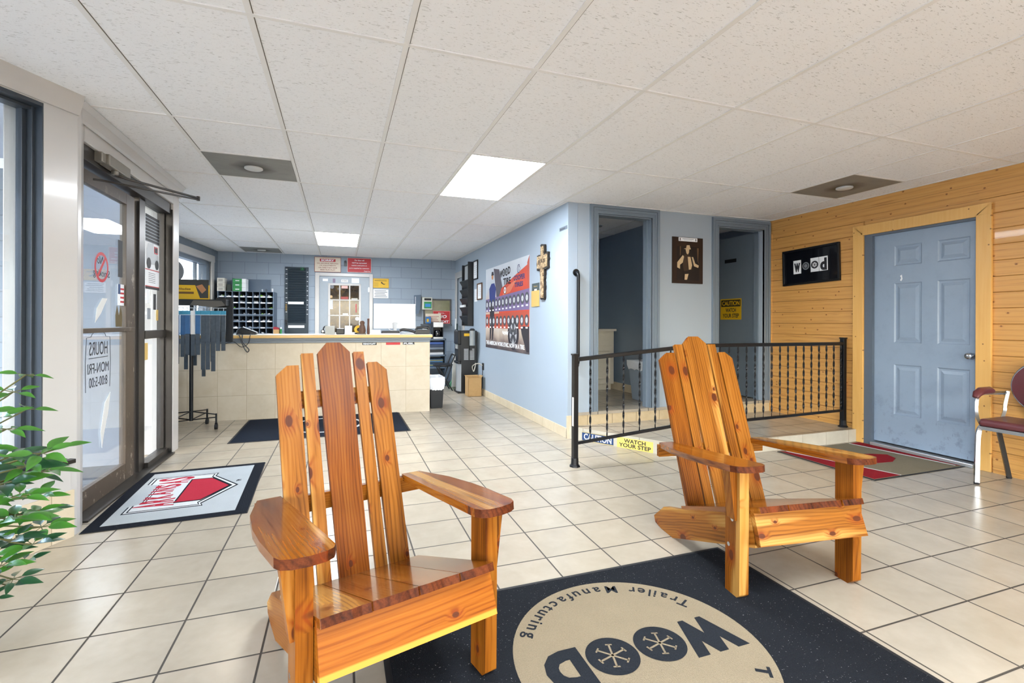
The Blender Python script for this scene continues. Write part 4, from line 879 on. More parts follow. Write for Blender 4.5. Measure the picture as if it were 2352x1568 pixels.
# riser signs
RS = F((2.165, 4.396, 0), d, (0, 0, 1)); 
def rsx(p): return (Vector(p)-Vector((2.165, 4.396, 0))).dot(d.normalized())
for (a, c, label, lines, bg, fg) in (((2.255, 4.246, 0), (2.429, 3.955, 0), 'blue CAUTION strip on the platform riser', ['CAUTION'], MT['navy'], MT['paper']), ((2.45, 3.925, 0), (2.633, 3.624, 0), 'yellow WATCH YOUR STEP strip on the platform riser', ['WATCH', 'YOUR STEP'], mat('pale_yellow_sign', 'e8d070', .4), MT['dark'])):
    a, c = rsx(a), rsx(c); t = T('floor_sign', label, 'sign', RS @ Vector(((a+c)/2, .05, 0)), group='step warning signs')
    q = MB(RS); q.box((a, .002, .007), (c, .098 if len(lines) > 1 else .09, .0082)); q.build('panel', bg, t)
    if len(lines) == 1: q = MB(RS); [q.box(b[0], b[1]) for b in (((a, .004, .0082), (c, .008, .0086)), ((a, .084, .0082), (c, .088, .0086)))]; q.build('border', mat('pale_yellow_sign', 'e8d070', .4), t)
    q = MB()
    for i, L in enumerate(lines):
        z = .046 if len(lines) == 1 else (.072, .030)[i]; q.text(L, RS @ Matrix.Translation(((a+c)/2, z, .0082)), w=(c-a)*(.88 if len(L) > 5 else .6), h=.06 if len(lines) == 1 else .036, bold=.02)
    q.build('lettering', fg, t)

# ================================================================ HALL WALL THINGS (HW local x=-Y)
def wall_thing(name, label, cat, F_, x, z, group=None): return T(name, label, cat, F_ @ Vector((x, z, 0)), group=group)
# poster
pt = wall_thing('poster', 'large wheel and tire poster on the pale blue hall wall', 'poster', HW, -6.33, .77)
W_, H_ = 1.84, 1.205; PM = HW @ Matrix.Translation((-7.25, .772, .003))
def PQ(mb, u0, v0, u1, v1, z, m): mb.box((u0*W_, v0*H_, z), (u1*W_, v1*H_, z+.0004), m)
q = MB(PM); q.box((0, 0, -.002), (W_, H_, .001)); 
k = N('poster_print'); o_ = k.sep(k.pos()); vv = k.math('DIVIDE', k.math('SUBTRACT', o_[2], .772), H_); uu = k.math('DIVIDE', k.math('SUBTRACT', 7.25, o_[1]), W_)
nz = k.math('MULTIPLY', k.math('SUBTRACT', k.noise(k.pos(), 3, 3), .5), .25); vv2 = k.math('ADD', vv, nz)
cc = k.ramp(vv2, [(0., lin('4a4248')), (.1, lin('8d7a72')), (.2, lin('c9b8a8')), (.3, lin('d8cfc8')), (.5, lin('c8a080')), (.72, lin('c4ccd6')), (1., lin('dfe6ee'))])
k.color(cc); k.rough(.35); q.build('print', k.m, pt)
q = MB(PM); COLS = [shade('5a5560'), shade('d4492c'), shade('2a3a80'), shade('2b2630'), shade('c98a5a'), shade('e07a58'), shade('7c6c98'), shade('c05038'), MT['dark'], MT['paper'], shade('b4b8be'), shade('4c4e56'), shade('263070')]
def PP(pts, z, m): q.prism([(u_*W_, v_*H_) for u_, v_ in pts], z, z+.0004, m)
PP([(.22, .98), (.36, .95), (.47, .66), (.40, .5), (.30, .6)], .001, 0)
PP([(.36, .62), (.42, .72), (.75, .84), (1, .92), (1, .15), (.95, .3), (.82, .25), (.70, .3), (.6, .42), (.36, .42)], .0012, 1)
PP([(.45, .63), (.5, .70), (.78, .80), (.62, .66)], .0016, 5)
PP([(.96, .93), (1, 1), (1, .7), (.97, .6)], .0014, 7)
PP([(.0, .45), (1, .45), (1, .665), (0, .61)], .0018, 6); PP([(.0, .25), (1, .25), (1, .44), (0, .42)], .0018, 7)
# a standing man in a blue shirt
PP([(.10, .74), (.16, .80), (.24, .80), (.28, .73), (.26, .60), (.24, .56), (.12, .56), (.11, .62)], .0022, 2); ring(q, PM @ Matrix.Translation((.19*W_, .885*H_, .0022)), 0, .045, m=4); PP([(.16, .90), (.17, .945), (.21, .945), (.23, .90)], .0034, 3)
PP([(.12, .56), (.24, .56), (.235, .3), (.21, .12), (.18, .08), (.17, .3), (.145, .12), (.115, .09), (.12, .3)], .002, 3)
# big wheel
WMx = PM @ Matrix.Translation((.69*W_, .20*H_, .0022)); ring(q, WMx, .14, .215, m=3); ring(q, WMx, .0, .14, z1=.0008, m=10)
for i in range(5): q.M = WMx @ Matrix.Rotation(i*2*math.pi/5+.3, 4, 'Z'); q.prism([(.02, -.03), (.13, -.045), (.13, .045), (.02, .03)], .0012, .0016, 11) if i % 1 == 0 else None
q.M = PM; PP([(.84, .28), (1, .28), (1, .02), (.95, .02), (.86, .2)], .002, 3)
for row, cnt, v_ in ((0, 12, .575), (1, 11, .345)):
    for i in range(cnt):
        u_ = (i+.5)/cnt*(1 if row == 0 else 1.0); vv_ = v_-(.035*(1-u_) if row == 0 else .01*(1-u_)); Mr = PM @ Matrix.Translation((u_*W_, vv_*H_, .0026))
        ring(q, Mr, .040, .070, m=11, n=20); ring(q, Mr, 0, .040, m=10, z1=.0014, n=20); ring(q, Mr, .018, .028, m=9, z1=.0018, n=16); q.M = PM
        q.box((u_*W_-.035, (vv_-.085)*H_, .003), (u_*W_+.035, (vv_-.068)*H_, .0034), 9)
q.M = I4
def PT(t_, u_, v_, w_, h_, m, **kw): q.text(t_, PM @ Matrix.Translation((u_*W_, v_*H_, .003)), w=w_*W_, h=h_*H_, m=m, **kw)
PT('W', .415, .885, .06, .085, 8, bold=.04); PT('D', .60, .905, .05, .085, 8, bold=.04)
for u_ in (.475, .54): ring(q, PM @ Matrix.Translation((u_*W_, .895*H_, .003)), .035, .055, m=8, n=24); ring(q, PM @ Matrix.Translation((u_*W_, .895*H_, .003)), .008, .018, m=8, n=16)
PT('TIRE', .55, .79, .17, .075, 8, bold=.03); PT('COOPER', .81, .80, .22, .055, 12, bold=.03, slant=.1); PT('TIRES', .80, .725, .17, .05, 12, bold=.03, slant=.1)
ring(q, PM @ Matrix.Translation((.80*W_, .89*H_, .003)), .045, .056, m=12, n=30, a0=.8, a1=5.2); ring(q, PM @ Matrix.Translation((.81*W_, .89*H_, .003)), .026, .034, m=12, n=30, a0=-1.2, a1=4.2)
ring(q, PM @ Matrix.Translation((.505*W_, .69*H_, .003)), .02, .045, m=9, n=24); ring(q, PM @ Matrix.Translation((.505*W_, .69*H_, .003)), .045, .055, m=8, n=24)
PT('THE AMERICAN WORK ETHIC. NOW IN A TIRE.', .47, .065, .90, .05, 9, bold=.035)
q.tube([PM @ Vector((.45*W_+.012*i, .20*H_+.03*math.sin(i*1.9), .004)) for i in range(22)], .003, 4, m=9)
q.build('artwork', COLS, pt)
# cross
cr_ = wall_thing('wall_cross', 'rough edged wooden cross with metal trim reading JESUS on the pale blue wall', 'cross', HW, -4.97, 1.41)
ol = []
def jag(a, b, n_):
    for i in range(n_): t_ = i/n_; nx, ny = (b[1]-a[1]), -(b[0]-a[0]); L2 = math.hypot(nx, ny) or 1; jj = random.uniform(-.010, .012); ol.append((a[0]+(b[0]-a[0])*t_+nx/L2*jj, a[1]+(b[1]-a[1])*t_+ny/L2*jj))
cx0 = -4.97
K = [(-.06, 1.42), (.055, 1.42), (.055, 1.745), (.155, 1.755), (.155, 1.93), (.055, 1.925), (.05, 2.03), (-.05, 2.03), (-.055, 1.925), (-.16, 1.925), (-.16, 1.755), (-.06, 1.745)]
for a, b in zip(K, K[1:]+K[:1]): jag(a, b, max(3, int(math.hypot(b[0]-a[0], b[1]-a[1])/.022)))
MB(HW).prism([(cx0+x, z) for x, z in ol], 0, .026).build('backing', shade('2f2a26', .4, metal=.5, bump=.5), cr_)
q = MB(HW); inner = [(-.042, 1.435), (.038, 1.435), (.038, 1.765), (.135, 1.775), (.135, 1.91), (.038, 1.905), (.035, 2.01), (-.036, 2.01), (-.038, 1.905), (-.14, 1.905), (-.14, 1.775), (-.042, 1.765)]
q.prism([(cx0+x, z) for x, z in inner], .022, .034); q.build('face', hammered(), cr_)
q = MB(); q.text('JESUS', HW @ Matrix.Translation((cx0, 1.84, .034)), w=.2, h=.05, bold=.02, ext=.003); q.build('lettering', shade('4a3a2c'), cr_)
def framed(F_, x0, z0, x1, z1, label, fm, mm, group='framed certificates on the hall wall', b_=.018, name='framed_certificate', cat='framed certificate'):
    t = wall_thing(name, label, cat, F_, (x0+x1)/2, z0, group)
    q = MB(F_)
    for a, c in (((x0, z0), (x1, z0+b_)), ((x0, z1-b_), (x1, z1)), ((x0, z0+b_), (x0+b_, z1-b_)), ((x1-b_, z0+b_), (x1, z1-b_))): q.box((*a, 0), (*c, .02))
    q.build('frame', fm, t, bevel=.002); q = MB(F_); q.box((x0+b_, z0+b_, .002), (x1-b_, z1-b_, .008), 0)
    for i in range(5): zz = z0+b_+(z1-z0-2*b_)*(.25+.12*i); q.box((x0+(x1-x0)*.25, zz, .008), (x0+(x1-x0)*.75, zz+.004, .0085), 1)
    q.build('certificate', [mm, MT['grey']], t); return t
framed(HW, -7.99, 1.875, -7.71, 2.195, 'black framed certificate, upper one beside the dark wall rack', MT['black'], MT['paper'])
framed(HW, -7.73, 1.525, -7.45, 1.795, 'brown framed certificate below the black framed one', shade('5e3f28'), MT['paper'])
q = MB(HW); q.box((-7.93, 1.505, 0), (-7.765, 1.715, .002)); [q.box((-7.90, 1.54+.03*i, .002), (-7.80, 1.544+.03*i, .0024), 1) for i in range(5)]
tag(q.build('paper_notice', [MT['paper'], MT['lgrey']]), 'small unframed white notice left of the brown framed certificate', 'paper')
q = MB(HW); q.box((-4.66, 1.628, 0), (-4.442, 1.902, .001)); [q.box((-4.64, 1.66+.028*i, .001), (-4.47, 1.661+.028*i, .0012), 1) for i in range(8)]
tag(q.build('paper_notice', [MT['paper'], MT['lgrey']]), 'plain white sheet of paper right of the cross', 'paper')
bf = wall_thing('envelope_holder', 'tan envelope pocket with dark green card left of the cross', 'envelope', HW, -5.22, 1.345)
MB(HW).box((-5.33, 1.52, 0), (-5.11, 1.617, .004)).build('card', shade('3f4d50'), bf); q = MB(HW); q.box((-5.335, 1.345, .004), (-5.103, 1.53, .010)); q.build('envelope', MT['kraft'], bf); MB(HW).box((-5.25, 1.53, .004), (-5.18, 1.55, .006)).build('tab', MT['paper'], bf)
q = MB(); q.text('Myticare', HW @ Matrix.Translation((-5.22, 1.58, .004)), w=.11, h=.02); q.build('lettering', MT['kraft'], bf)
rs_ = wall_thing('restroom_sign', 'narrow grey Restrooms sign high on the hall wall corner', 'sign', HW, -4.48, 2.10); MB(HW).box((-4.572, 2.104, 0), (-4.393, 2.14, .003)).build('panel', shade('6a7480'), rs_)
q = MB(); q.text('Restrooms', HW @ Matrix.Translation((-4.50, 2.122, .003)), w=.12, h=.02); q.build('lettering', MT['dark'], rs_)
# black wall file rack
wr_ = wall_thing('file_rack', 'tall black wall file rack with stepped pockets above the water cooler', 'wall rack', HW, -8.3, 1.095)
q = MB(HW); q.box((-8.60, 1.095, 0), (-8.0, 2.19, .012)); q.box((-8.02, 1.095, 0), (-8.0, 2.19, .1)); q.box((-8.60, 1.095, 0), (-8.585, 2.19, .06)); q.build('frame', MT['bplastic'], wr_)
for i in range(5):
    z = 1.13+i*.155; q = MB(HW); q.add([(-8.585, z, .012), (-8.02, z, .012), (-8.02, z+.14, .10), (-8.585, z+.14, .10), (-8.585, z-.012, .02), (-8.02, z-.012, .02), (-8.02, z+.13, .108), (-8.585, z+.13, .108)], [(0, 1, 2, 3), (7, 6, 5, 4), (0, 3, 7, 4), (1, 5, 6, 2), (3, 2, 6, 7), (0, 4, 5, 1)]); q.build('pocket', shade('23272d'), wr_)
MB(HW).box((-8.55, 1.90, .012), (-8.1, 2.16, .02)).build('clipped_sheet', MT['lgrey'], wr_)
q = MB(HW); q.box((-8.45, 1.42, .10), (-8.15, 1.46, .13)); tag(q.build('mail_bundle', MT['paper']), 'bundle of white papers in a pocket of the black wall rack', 'papers')
ou = wall_thing('power_outlet', 'black wall outlet behind the water cooler', 'outlet', HW, -7.39, .40); MB(HW).box((-7.43, .40, 0), (-7.35, .51, .012)).build('plate', MT['bplastic'], ou, bevel=.002)

# restroom wall picture : generic sepia figure
sp = wall_thing('picture', 'brown sepia portrait of a person in a hat between the restroom doors', 'picture', RW, 3.615, 1.595)
q = MB(RW); q.box((3.41, 1.595, 0), (3.818, 2.102, .012)); q.build('panel', shade('2a1c14', .3), sp)
q = MB(RW); SM_ = [shade('c9b08a'), shade('3a2a1e'), shade('6a5038'), shade('181210')]
def SP(pts, z, m): q.prism([(3.41+.408*x, 2.102-.507*y) for x, y in pts], z, z+.0006, m)
SP([(.14, .20), (.88, .20), (.88, .93), (.14, .93)], .0122, 3); SP([(.24, .2), (.27, .2), (.26, .4), (.24, .4)], .013, 2); SP([(.8, .22), (.86, .22), (.84, .5), (.88, .6), (.82, .5)], .013, 2)
SP([(.36, .25), (.44, .235), (.46, .17), (.55, .165), (.58, .23), (.6, .25), (.5, .265)], .0135, 0); SP([(.42, .26), (.54, .26), (.53, .33), (.5, .37), (.45, .35)], .014, 0)
SP([(.36, .38), (.5, .36), (.6, .42), (.64, .7), (.38, .76), (.33, .6)], .0135, 1); SP([(.33, .39), (.37, .42), (.33, .55), (.24, .60), (.24, .69), (.15, .66), (.15, .55)], .014, 0); SP([(.49, .42), (.58, .42), (.64, .60), (.6, .69), (.53, .70)], .0142, 0)
SP([(.62, .42), (.67, .42), (.74, .56), (.86, .60), (.84, .65), (.7, .62)], .014, 0); SP([(.34, .74), (.60, .70), (.62, .93), (.36, .93)], .0138, 3); SP([(.40, .80), (.52, .79), (.47, .92), (.39, .92)], .0145, 0)
q.build('figure', SM_, sp)
q = MB(RW); q.box((3.49, 2.058, .012), (3.74, 2.098, .014), 0); q.box((3.505, 2.064, .014), (3.515, 2.092, .0145), 1); q.box((3.715, 2.064, .014), (3.725, 2.092, .0145), 1); q.box((3.54, 2.082, .014), (3.69, 2.088, .0145), 2); q.box((3.56, 2.07, .014), (3.67, 2.073, .0145), 2); q.build('paper_label', [MT['paper'], MT['dark'], MT['grey']], sp)

# pine wall picture WOOD
wp = wall_thing('picture', 'black framed wood letter picture tilted on the pine wall', 'picture', WW, -3.86, 1.6)
TM_ = WW @ Matrix.Translation((-3.855, 1.79, 0)) @ Matrix.Rotation(rad(1.5), 4, 'Z')
q = MB(TM_); x1_, z1_ = .335, .198
for a, c in (((-x1_, -z1_), (x1_, -z1_+.022)), ((-x1_, z1_-.022), (x1_, z1_)), ((-x1_, -z1_+.022), (-x1_+.022, z1_-.022)), ((x1_-.022, -z1_+.022), (x1_, z1_-.022))): q.box((*a, 0), (*c, .028))
q.build('frame', MT['black'], wp, bevel=.003); MB(TM_).box((-x1_+.02, -z1_+.02, .002), (x1_-.02, z1_-.02, .012)).build('mount', mat('glossy_black_mount', '0e1016', .08, var=0), wp)
q = MB(TM_)
for i, (cx, ch) in enumerate(((-.155, 'w'), (-.05, ''), (.055, ''), (.155, 'd'))):
    if i != 1: q.box((cx-.048, -.075, .012), (cx+.048, .075, .013), 0)
    else: ring(q, TM_ @ Matrix.Translation((cx, 0, .012)), .0, .042, m=3); 
    q.M = I4
    if ch: q.text(ch, TM_ @ Matrix.Translation((cx, -.005, .013)), w=.075, h=.10 if ch == 'w' else .13, m=1, bold=.05)
    elif i == 2: ring(q, TM_ @ Matrix.Translation((cx, 0, .013)), .026, .042, m=1); [q.box((-.03, -.002, 0), (.03, .002, .0014), 1, TM_ @ Matrix.Translation((cx, 0, .013)) @ Matrix.Rotation(a_*1.05, 4, 'Z')) for a_ in range(3)]
    else: ring(q, TM_ @ Matrix.Translation((cx, 0, .0135)), .02, .03, m=1)
    q.M = TM_
q.build('letter_cards', [MT['paper'], MT['dark'], MT['grey'], shade('7a7d82')], wp)

# ================================================================ RESTROOM CONTENT
va = T('vanity_cabinet', 'cream vanity cabinet seen through the left restroom doorway', 'vanity', (3.1, 5.95, .25))
cream = shade('cfc9ba', .4)
q = MB(); q.box((2.7, 5.72, .33), (3.51, 6.195, 1.045)); q.box((2.7, 5.76, .25), (3.49, 6.195, .33)); q.build('body', cream, va, bevel=.002)
VF = F((0, 5.72, 0), (1, 0, 0), (0, 0, 1)); q = MB(VF); q.box((3.02, .845, 0), (3.495, 1.02, .015)); q.build('drawer', cream, va, bevel=.003)
q = MB(VF); paneled(q, 3.02, 3.495, .345, .83, [(3.07, 3.445, .40, .78)], .016); q.box((3.02, .345, 0), (3.495, .83, .005)); dd_ = q.build('door', cream, va)
q = MB(VF); q.lathe([(.006, .016), (.014, .028), (.012, .036)], c=(3.455, .70, 0)); q.build('knob', MT['dark'], dd_, smooth=True)
q = MB(); q.box((2.68, 5.68, 1.045), (3.53, 6.195, 1.075)); q.build('vanity_top', shade('d4cfc4', .2), va, bevel=.004)
fa = T('tap', 'chrome tap on the cream vanity', 'tap', (3.14, 6.05, 1.075)); q = MB(); q.cyl((3.14, 6.05, 1.075), (3.14, 6.05, 1.22), .018); q.tube([(3.14, 6.05, 1.2), (3.14, 6.0, 1.24), (3.14, 5.93, 1.22)], .012); q.lathe([(.03, 0), (.03, .012), (.02, .02)], c=(3.14, 6.05, 1.075)); q.build('body', MT['chrome'], fa, smooth=True)
def taper_bin(loc, w0, d0, w1, d1, h, label, mt, liner=True, rz=0, lh=.07):
    t = T('waste_bin', label, 'waste bin', loc, rz)
    q = MB(); q.add([(sx_*(w0/2), sy_*(d0/2), 0) for sx_, sy_ in ((-1, -1), (1, -1), (1, 1), (-1, 1))]+[(sx_*(w1/2), sy_*(d1/2), h) for sx_, sy_ in ((-1, -1), (1, -1), (1, 1), (-1, 1))], [(3, 2, 1, 0), (0, 1, 5, 4), (1, 2, 6, 5), (2, 3, 7, 6), (3, 0, 4, 7)])
    q.build('body', mt, t, local=True, bevel=.006)
    if liner:
        q = MB(); n = 40; L = []
        for k_, (zz, e) in enumerate(((h-.35, .008) if False else (h-lh, .006), (h-lh*.5, .014), (h+.006, .010), (h+.002, -.008), (h-.05, -.014))):
            for i in range(n):
                t_ = i/n*4; s4 = int(t_); f_ = t_-s4; C = [(-1, -1), (1, -1), (1, 1), (-1, 1), (-1, -1)]; a, b = C[s4], C[s4+1]; x = a[0]+(b[0]-a[0])*f_; y = a[1]+(b[1]-a[1])*f_
                fr_ = zz/h; ww = w0+(w1-w0)*fr_; dd = d0+(d1-d0)*fr_; j_ = random.uniform(-.004, .004)
                L.append((x*(ww/2+e+j_), y*(dd/2+e+j_), zz+random.uniform(-.01, .01)*(k_ == 0)))
        q.add(L, [(k_*n+i, k_*n+(i+1) % n, (k_+1)*n+(i+1) % n, (k_+1)*n+i) for k_ in range(4) for i in range(n)]); q.build('liner', MT['liner'], t, local=True, smooth=True)
    return t
taper_bin((3.40, 4.82, .25), .22, .26, .28, .34, .46, 'grey bin with white liner just inside the left restroom', shade('8a97a4'), lh=.1)
taper_bin((1.235, 6.62, 0), .16, .30, .19, .36, .41, 'black waste bin with white liner at the end of the counter', MT['bplastic'], lh=.16)

# ================================================================ COUNTER
ct = T('service_counter', 'long service counter faced with cream tiles under a pine edged top', 'counter', CT @ Vector((-.4, 0, 0)))
XL = -2.2
q = MB(CT); q.box((XL, 0, -.45), (1.11, .90, 0)); q.build('tiled_body', MT['ctile'], ct, bevel=.002)
q = MB(CT); q.box((XL, .90, -.46), (1.112, .928, .008)); q.box((XL, .928, -.465), (1.118, .945, .018)); q.box((XL, .945, -.47), (1.125, .960, .026)); q.build('fascia', shade('6f7780', .35), ct, bevel=.003)
q = MB(CT); q.box((XL, .960, -.55), (1.14, .995, .035)); q.build('counter_top', MT['ctop'], ct, bevel=.006); q = MB(CT); q.box((XL, .995, -.55), (1.138, 1.0, .03)); q.build('top_laminate', shade('d9d5cc', .3), ct)
for x0, x1, bg, tx, tc in ((.27, .442, MT['dark'], 'READYLIFT', MT['paper']), (.557, .733, MT['red'], 'TOUGH', MT['dark']), (.766, .912, MT['dark'], 'FUEL', MT['paper'])):
    q = MB(CT); q.box((x0, .868, 0), (x1, .898, .001)); s = q.build('sticker', bg, ct)
    if tx != 'TOUGH': q = MB(); q.text(tx, CT @ Matrix.Translation(((x0+x1)/2, .883, .001)), w=(x1-x0)*.88, h=.019, bold=.04, slant=.1); q.build('lettering', tc, s)
def on_ct(x, off, z=1.0): return CT @ Vector((x, z, -off))
CZ = F((0, 0, 0), (1, -.065, 0), (.065, 1, 0))
def ctM(x, off, z=1.0, rz=0): return Matrix.Translation(on_ct(x, off, z)) @ Matrix.Rotation(-.065+rz, 4, 'Z')
def cthing(name, label, cat, x, off, group=None, z=1.0): return T(name, label, cat, on_ct(x, off, z), -.065, group)
# card reader + cable
t = cthing('card_terminal', 'grey and black card payment terminal at the left end of the counter top', 'card terminal', -1.06, .12)
q = MB(); q.add([(-.11, -.05, .0), (.10, -.05, 0), (.10, .05, 0), (-.11, .05, 0), (-.10, -.045, .055), (.12, -.045, .02), (.12, .045, .02), (-.10, .045, .055), (-.04, -.045, .085), (-.04, .045, .085)], [(3, 2, 1, 0), (0, 1, 5, 8, 4), (2, 3, 7, 9, 6), (1, 2, 6, 5), (3, 0, 4, 7), (4, 8, 9, 7), (8, 5, 6, 9)]); q.build('body', MT['bplastic'], t, local=True, bevel=.008)
q = MB(); q.add([(-.095, -.04, .062), (-.04, -.042, .093), (.115, -.042, .028), (.115, .042, .028), (-.04, .042, .093), (-.095, .04, .062)], [(0, 1, 4, 5), (1, 2, 3, 4)]); q.build('keypad', MT['lgrey'], t, local=True)
q = MB(); b0 = on_ct(-1.10, .08, 1.005); pts = []
for dx, off, z in ((0, .1, 1.01), (-.02, .0, 1.005), (0.0, -.045, .99), (.03, -.05, .9), (.06, -.05, .83), (.085, -.05, .80), (.10, -.05, .83), (.06, -.052, .88), (.03, -.05, .94), (0.03, -.04, 1.0)): pts.append(on_ct(-1.10+dx, off, z))
def smooth_path(P, n=8):
    out = []
    for i in range(len(P)-1):
        p0 = P[max(i-1, 0)]; p1 = P[i]; p2 = P[i+1]; p3 = P[min(i+2, len(P)-1)]
        for k_ in range(n):
            t_ = k_/n; out.append(.5*((2*p1)+(p2-p0)*t_+(2*p0-5*p1+4*p2-p3)*t_*t_+(3*p1-p0-3*p2+p3)*t_**3))
    return out+[P[-1]]
q.tube(smooth_path(pts), .006, 6)
q.tube(smooth_path([on_ct(-1.00, .05, 1.01), on_ct(-.99, -.04, .99), on_ct(-1.01, -.05, .90), on_ct(-1.08, -.05, .86), on_ct(-1.16, -.05, .92), on_ct(-1.26, -.05, .90), on_ct(-1.34, -.05, .93)]), .004, 6)
q.build('cable', MT['bplastic'], t, smooth=True)
# computer
t = cthing('computer', 'large white all-in-one computer seen from behind on the counter', 'computer', .68, .40)
q = MB(); q.box((-.275, -.03, .07), (.275, -.012, .405)); q.build('display_shell', shade('e2e4e7', .35), t, local=True, bevel=.004)
q = MB(); q.box((-.275, -.032, .075), (.275, -.030, .165)); q.build('lower_panel', shade('dcdfe3', .35), t, local=True)
q = MB(); q.add([(-.02, -.06, .155), (.02, -.06, .155), (.02, -.03, .155), (-.02, -.03, .155), (-.02, -.15, .0), (.02, -.15, 0), (.02, -.14, 0), (-.02, -.14, 0)], [(0, 1, 2, 3), (4, 5, 1, 0), (7, 3, 2, 6), (5, 6, 2, 1), (4, 0, 3, 7)]); q.box((-.09, -.15, 0), (.09, .06, .006)); q.box((-.035, -.034, .13), (.035, -.03, .15)); q.build('stand', shade('c9ccd0', .3), t, local=True, bevel=.002)
q = MB(); q.tube(smooth_path([on_ct(.68, .43, 1.15), on_ct(.60, .45, 1.12), on_ct(.62, .52, 1.05), on_ct(.74, .53, 1.03), on_ct(.86, .50, 1.008), on_ct(.98, .45, 1.006)]), .004, 6); q.build('power_cable', MT['whitem'], t, smooth=True)
def cbox(name, label, cat, x, off, sx_, sy_, sz, mt, group=None, rz=0, bev=.003):
    t = MB(ctM(x, off, 1.0, rz)); t.box((-sx_/2, -sy_/2, 0), (sx_/2, sy_/2, sz)); return tag(t.build(name, mt, bevel=bev), label, cat, group)
def phone(x, off, label):
    t = cthing('desk_phone', label, 'telephone', x, off)
    q = MB(); q.prism([(-.09, 0), (.09, 0), (.09, .025), (-.09, .065)], -.09, .09, M=F((0, 0, 0), (0, 1, 0), (0, 0, 1))); q.build('body', MT['bplastic'], t, local=True, bevel=.006)
    q = MB(); q.tube([(-.09, -.05, .05), (-.07, -.05, .085), (0, -.05, .09), (.07, -.05, .085), (.09, -.05, .05)], .018, 10); q.build('handset', MT['bplastic'], t, local=True, smooth=True)
phone(1.025, .16, 'black desk phone at the right end of the counter top')
t = cthing('phone_handset', 'curved black handset lying on the counter right of the computer stand', 'telephone handset', .83, .08)
q = MB(); q.tube(smooth_path([Vector((-.10, 0, .045)), Vector((-.06, 0, .06)), Vector((0, 0, .055)), Vector((.06, 0, .04)), Vector((.10, 0, .022))], 5), .018, 10); q.build('body', MT['bplastic'], t, local=True, smooth=True)
t = cthing('keyboard_tray', 'low black terminal base left of the computer stand', 'terminal', .61, .14); MB().box((-.11, -.06, 0), (.12, .06, .045)).build('body', MT['bplastic'], t, local=True, bevel=.012)
cbox('paper_box', 'low white box left of the computer on the counter', 'box', .43, .12, .12, .1, .055, MT['paper'])
cbox('notepad', 'flat white pad under the computer on the counter', 'pad', .60, .03, .26, .06, .012, MT['paper'])
t = cthing('tape_dispenser', 'small yellow round tape dispenser on the counter before the back door', 'tape dispenser', .22, .20)
q = MB(); q.cyl((0, -.015, .06), (0, .015, .06), .055, n=28); q.build('disc', MT['yellow'], t, local=True, smooth=True); q = MB(); q.cyl((0, -.017, .06), (0, .017, .06), .022, n=20); q.build('hub', MT['dark'], t, local=True, smooth=True); MB().box((-.05, -.02, 0), (.05, .02, .018)).build('base', MT['dark'], t, local=True)
cbox('card_holder', 'grey business card holder on the counter, left of the tape', 'card holder', -.12, .10, .11, .07, .105, shade('a8aaa6'))
cbox('card_holder', 'white blank card stand in the middle of the counter items', 'card holder', .10, .07, .085, .05, .11, MT['paper'])
cbox('stapler', 'black stapler shaped desk caddy on the counter', 'caddy', .0, .16, .10, .07, .075, MT['bplastic'], bev=.01)
cbox('paper_stack', 'loose white receipts lying left of the grey card holder', 'papers', -.24, .12, .15, .09, .008, MT['paper'])
t = cthing('figurine', 'small brown carved owl shaped figurine on the counter', 'figurine', .265, .10); q = MB(); q.lathe([(.0, 0), (.035, .0), (.045, .05), (.035, .10), (.025, .125), (.032, .15), (.02, .17), (0, .175)], n=12); q.build('body', mat('carved_brown_wood', '5a4030', .5, var=.5, nscale=60, bump=.8), t, local=True, smooth=True)
MB().box((-.06, -.04, 0), (.05, .04, .012)).build('base', shade('5a5244'), t, local=True)
q = MB(ctM(.34, .10)); q.lathe([(.016, 0), (.018, .06), (.012, .13), (.014, .20), (.004, .205)], n=10); tag(q.build('wooden_stick', shade('5a3a2c'), smooth=True), 'slim reddish brown wooden stick right of the owl figurine', 'ornament')
q = MB(ctM(-.17, .22)); q.tube([(.04*math.cos(i*math.pi/8), 0, .065+.04*math.sin(i*math.pi/8)) for i in range(-1, 10)], .008, 8); q.box((-.04, -.02, 0), (.04, .02, .03)); tag(q.build('headset', MT['bplastic'], smooth=True), 'black looped headset on the counter beside the card holder', 'headset')

# left wiper blade display rack
wk = T('wiper_display', 'black wheeled display stand carrying hanging wiper blades at the counter end', 'display rack', (-1.50, 6.05, 0))
q = MB(); q.cyl((-1.50, 6.05, .09), (-1.50, 6.05, 1.36), .019, n=16); q.build('pole', MT['black'], wk, smooth=True)
q = MB()
for a in (15, 105, 195, 285):
    c, s_ = math.cos(rad(a-35)), math.sin(rad(a-35)); e = Vector((-1.50+.27*c, 6.05+.27*s_, .12))
    for zz in (.10, .19): q.tube([(-1.50, 6.05, zz), (e.x, e.y, .13 if zz < .15 else .16)], .006, 6)
    q.box((e.x-.008, e.y-.008, .06), (e.x+.008, e.y+.008, .17))
q.build('base_frame', MT['black'], wk)
for a in (15, 105, 195, 285):
    c, s_ = math.cos(rad(a-35)), math.sin(rad(a-35)); q = MB(); e = (-1.50+.27*c, 6.05+.27*s_)
    q.cyl((e[0]-.014, e[1], .028), (e[0]+.014, e[1], .028), .028, n=18); q.box((e[0]-.012, e[1]-.008, .03), (e[0]+.012, e[1]+.008, .07)); q.build('caster', MT['rubber'], wk, smooth=True)
RK = F((-1.50, 6.05, 0), (1, -.10, 0), (0, 0, 1))
q = MB(RK); q.box((-.28, 1.33, -.10), (.34, 1.395, .03)); q.build('header_shelf', MT['bplastic'], wk, bevel=.003)
q = MB(RK); q.box((.20, .93, -.12), (.37, 1.42, -.105)); q.build('side_panel', shade('22252a'), wk)
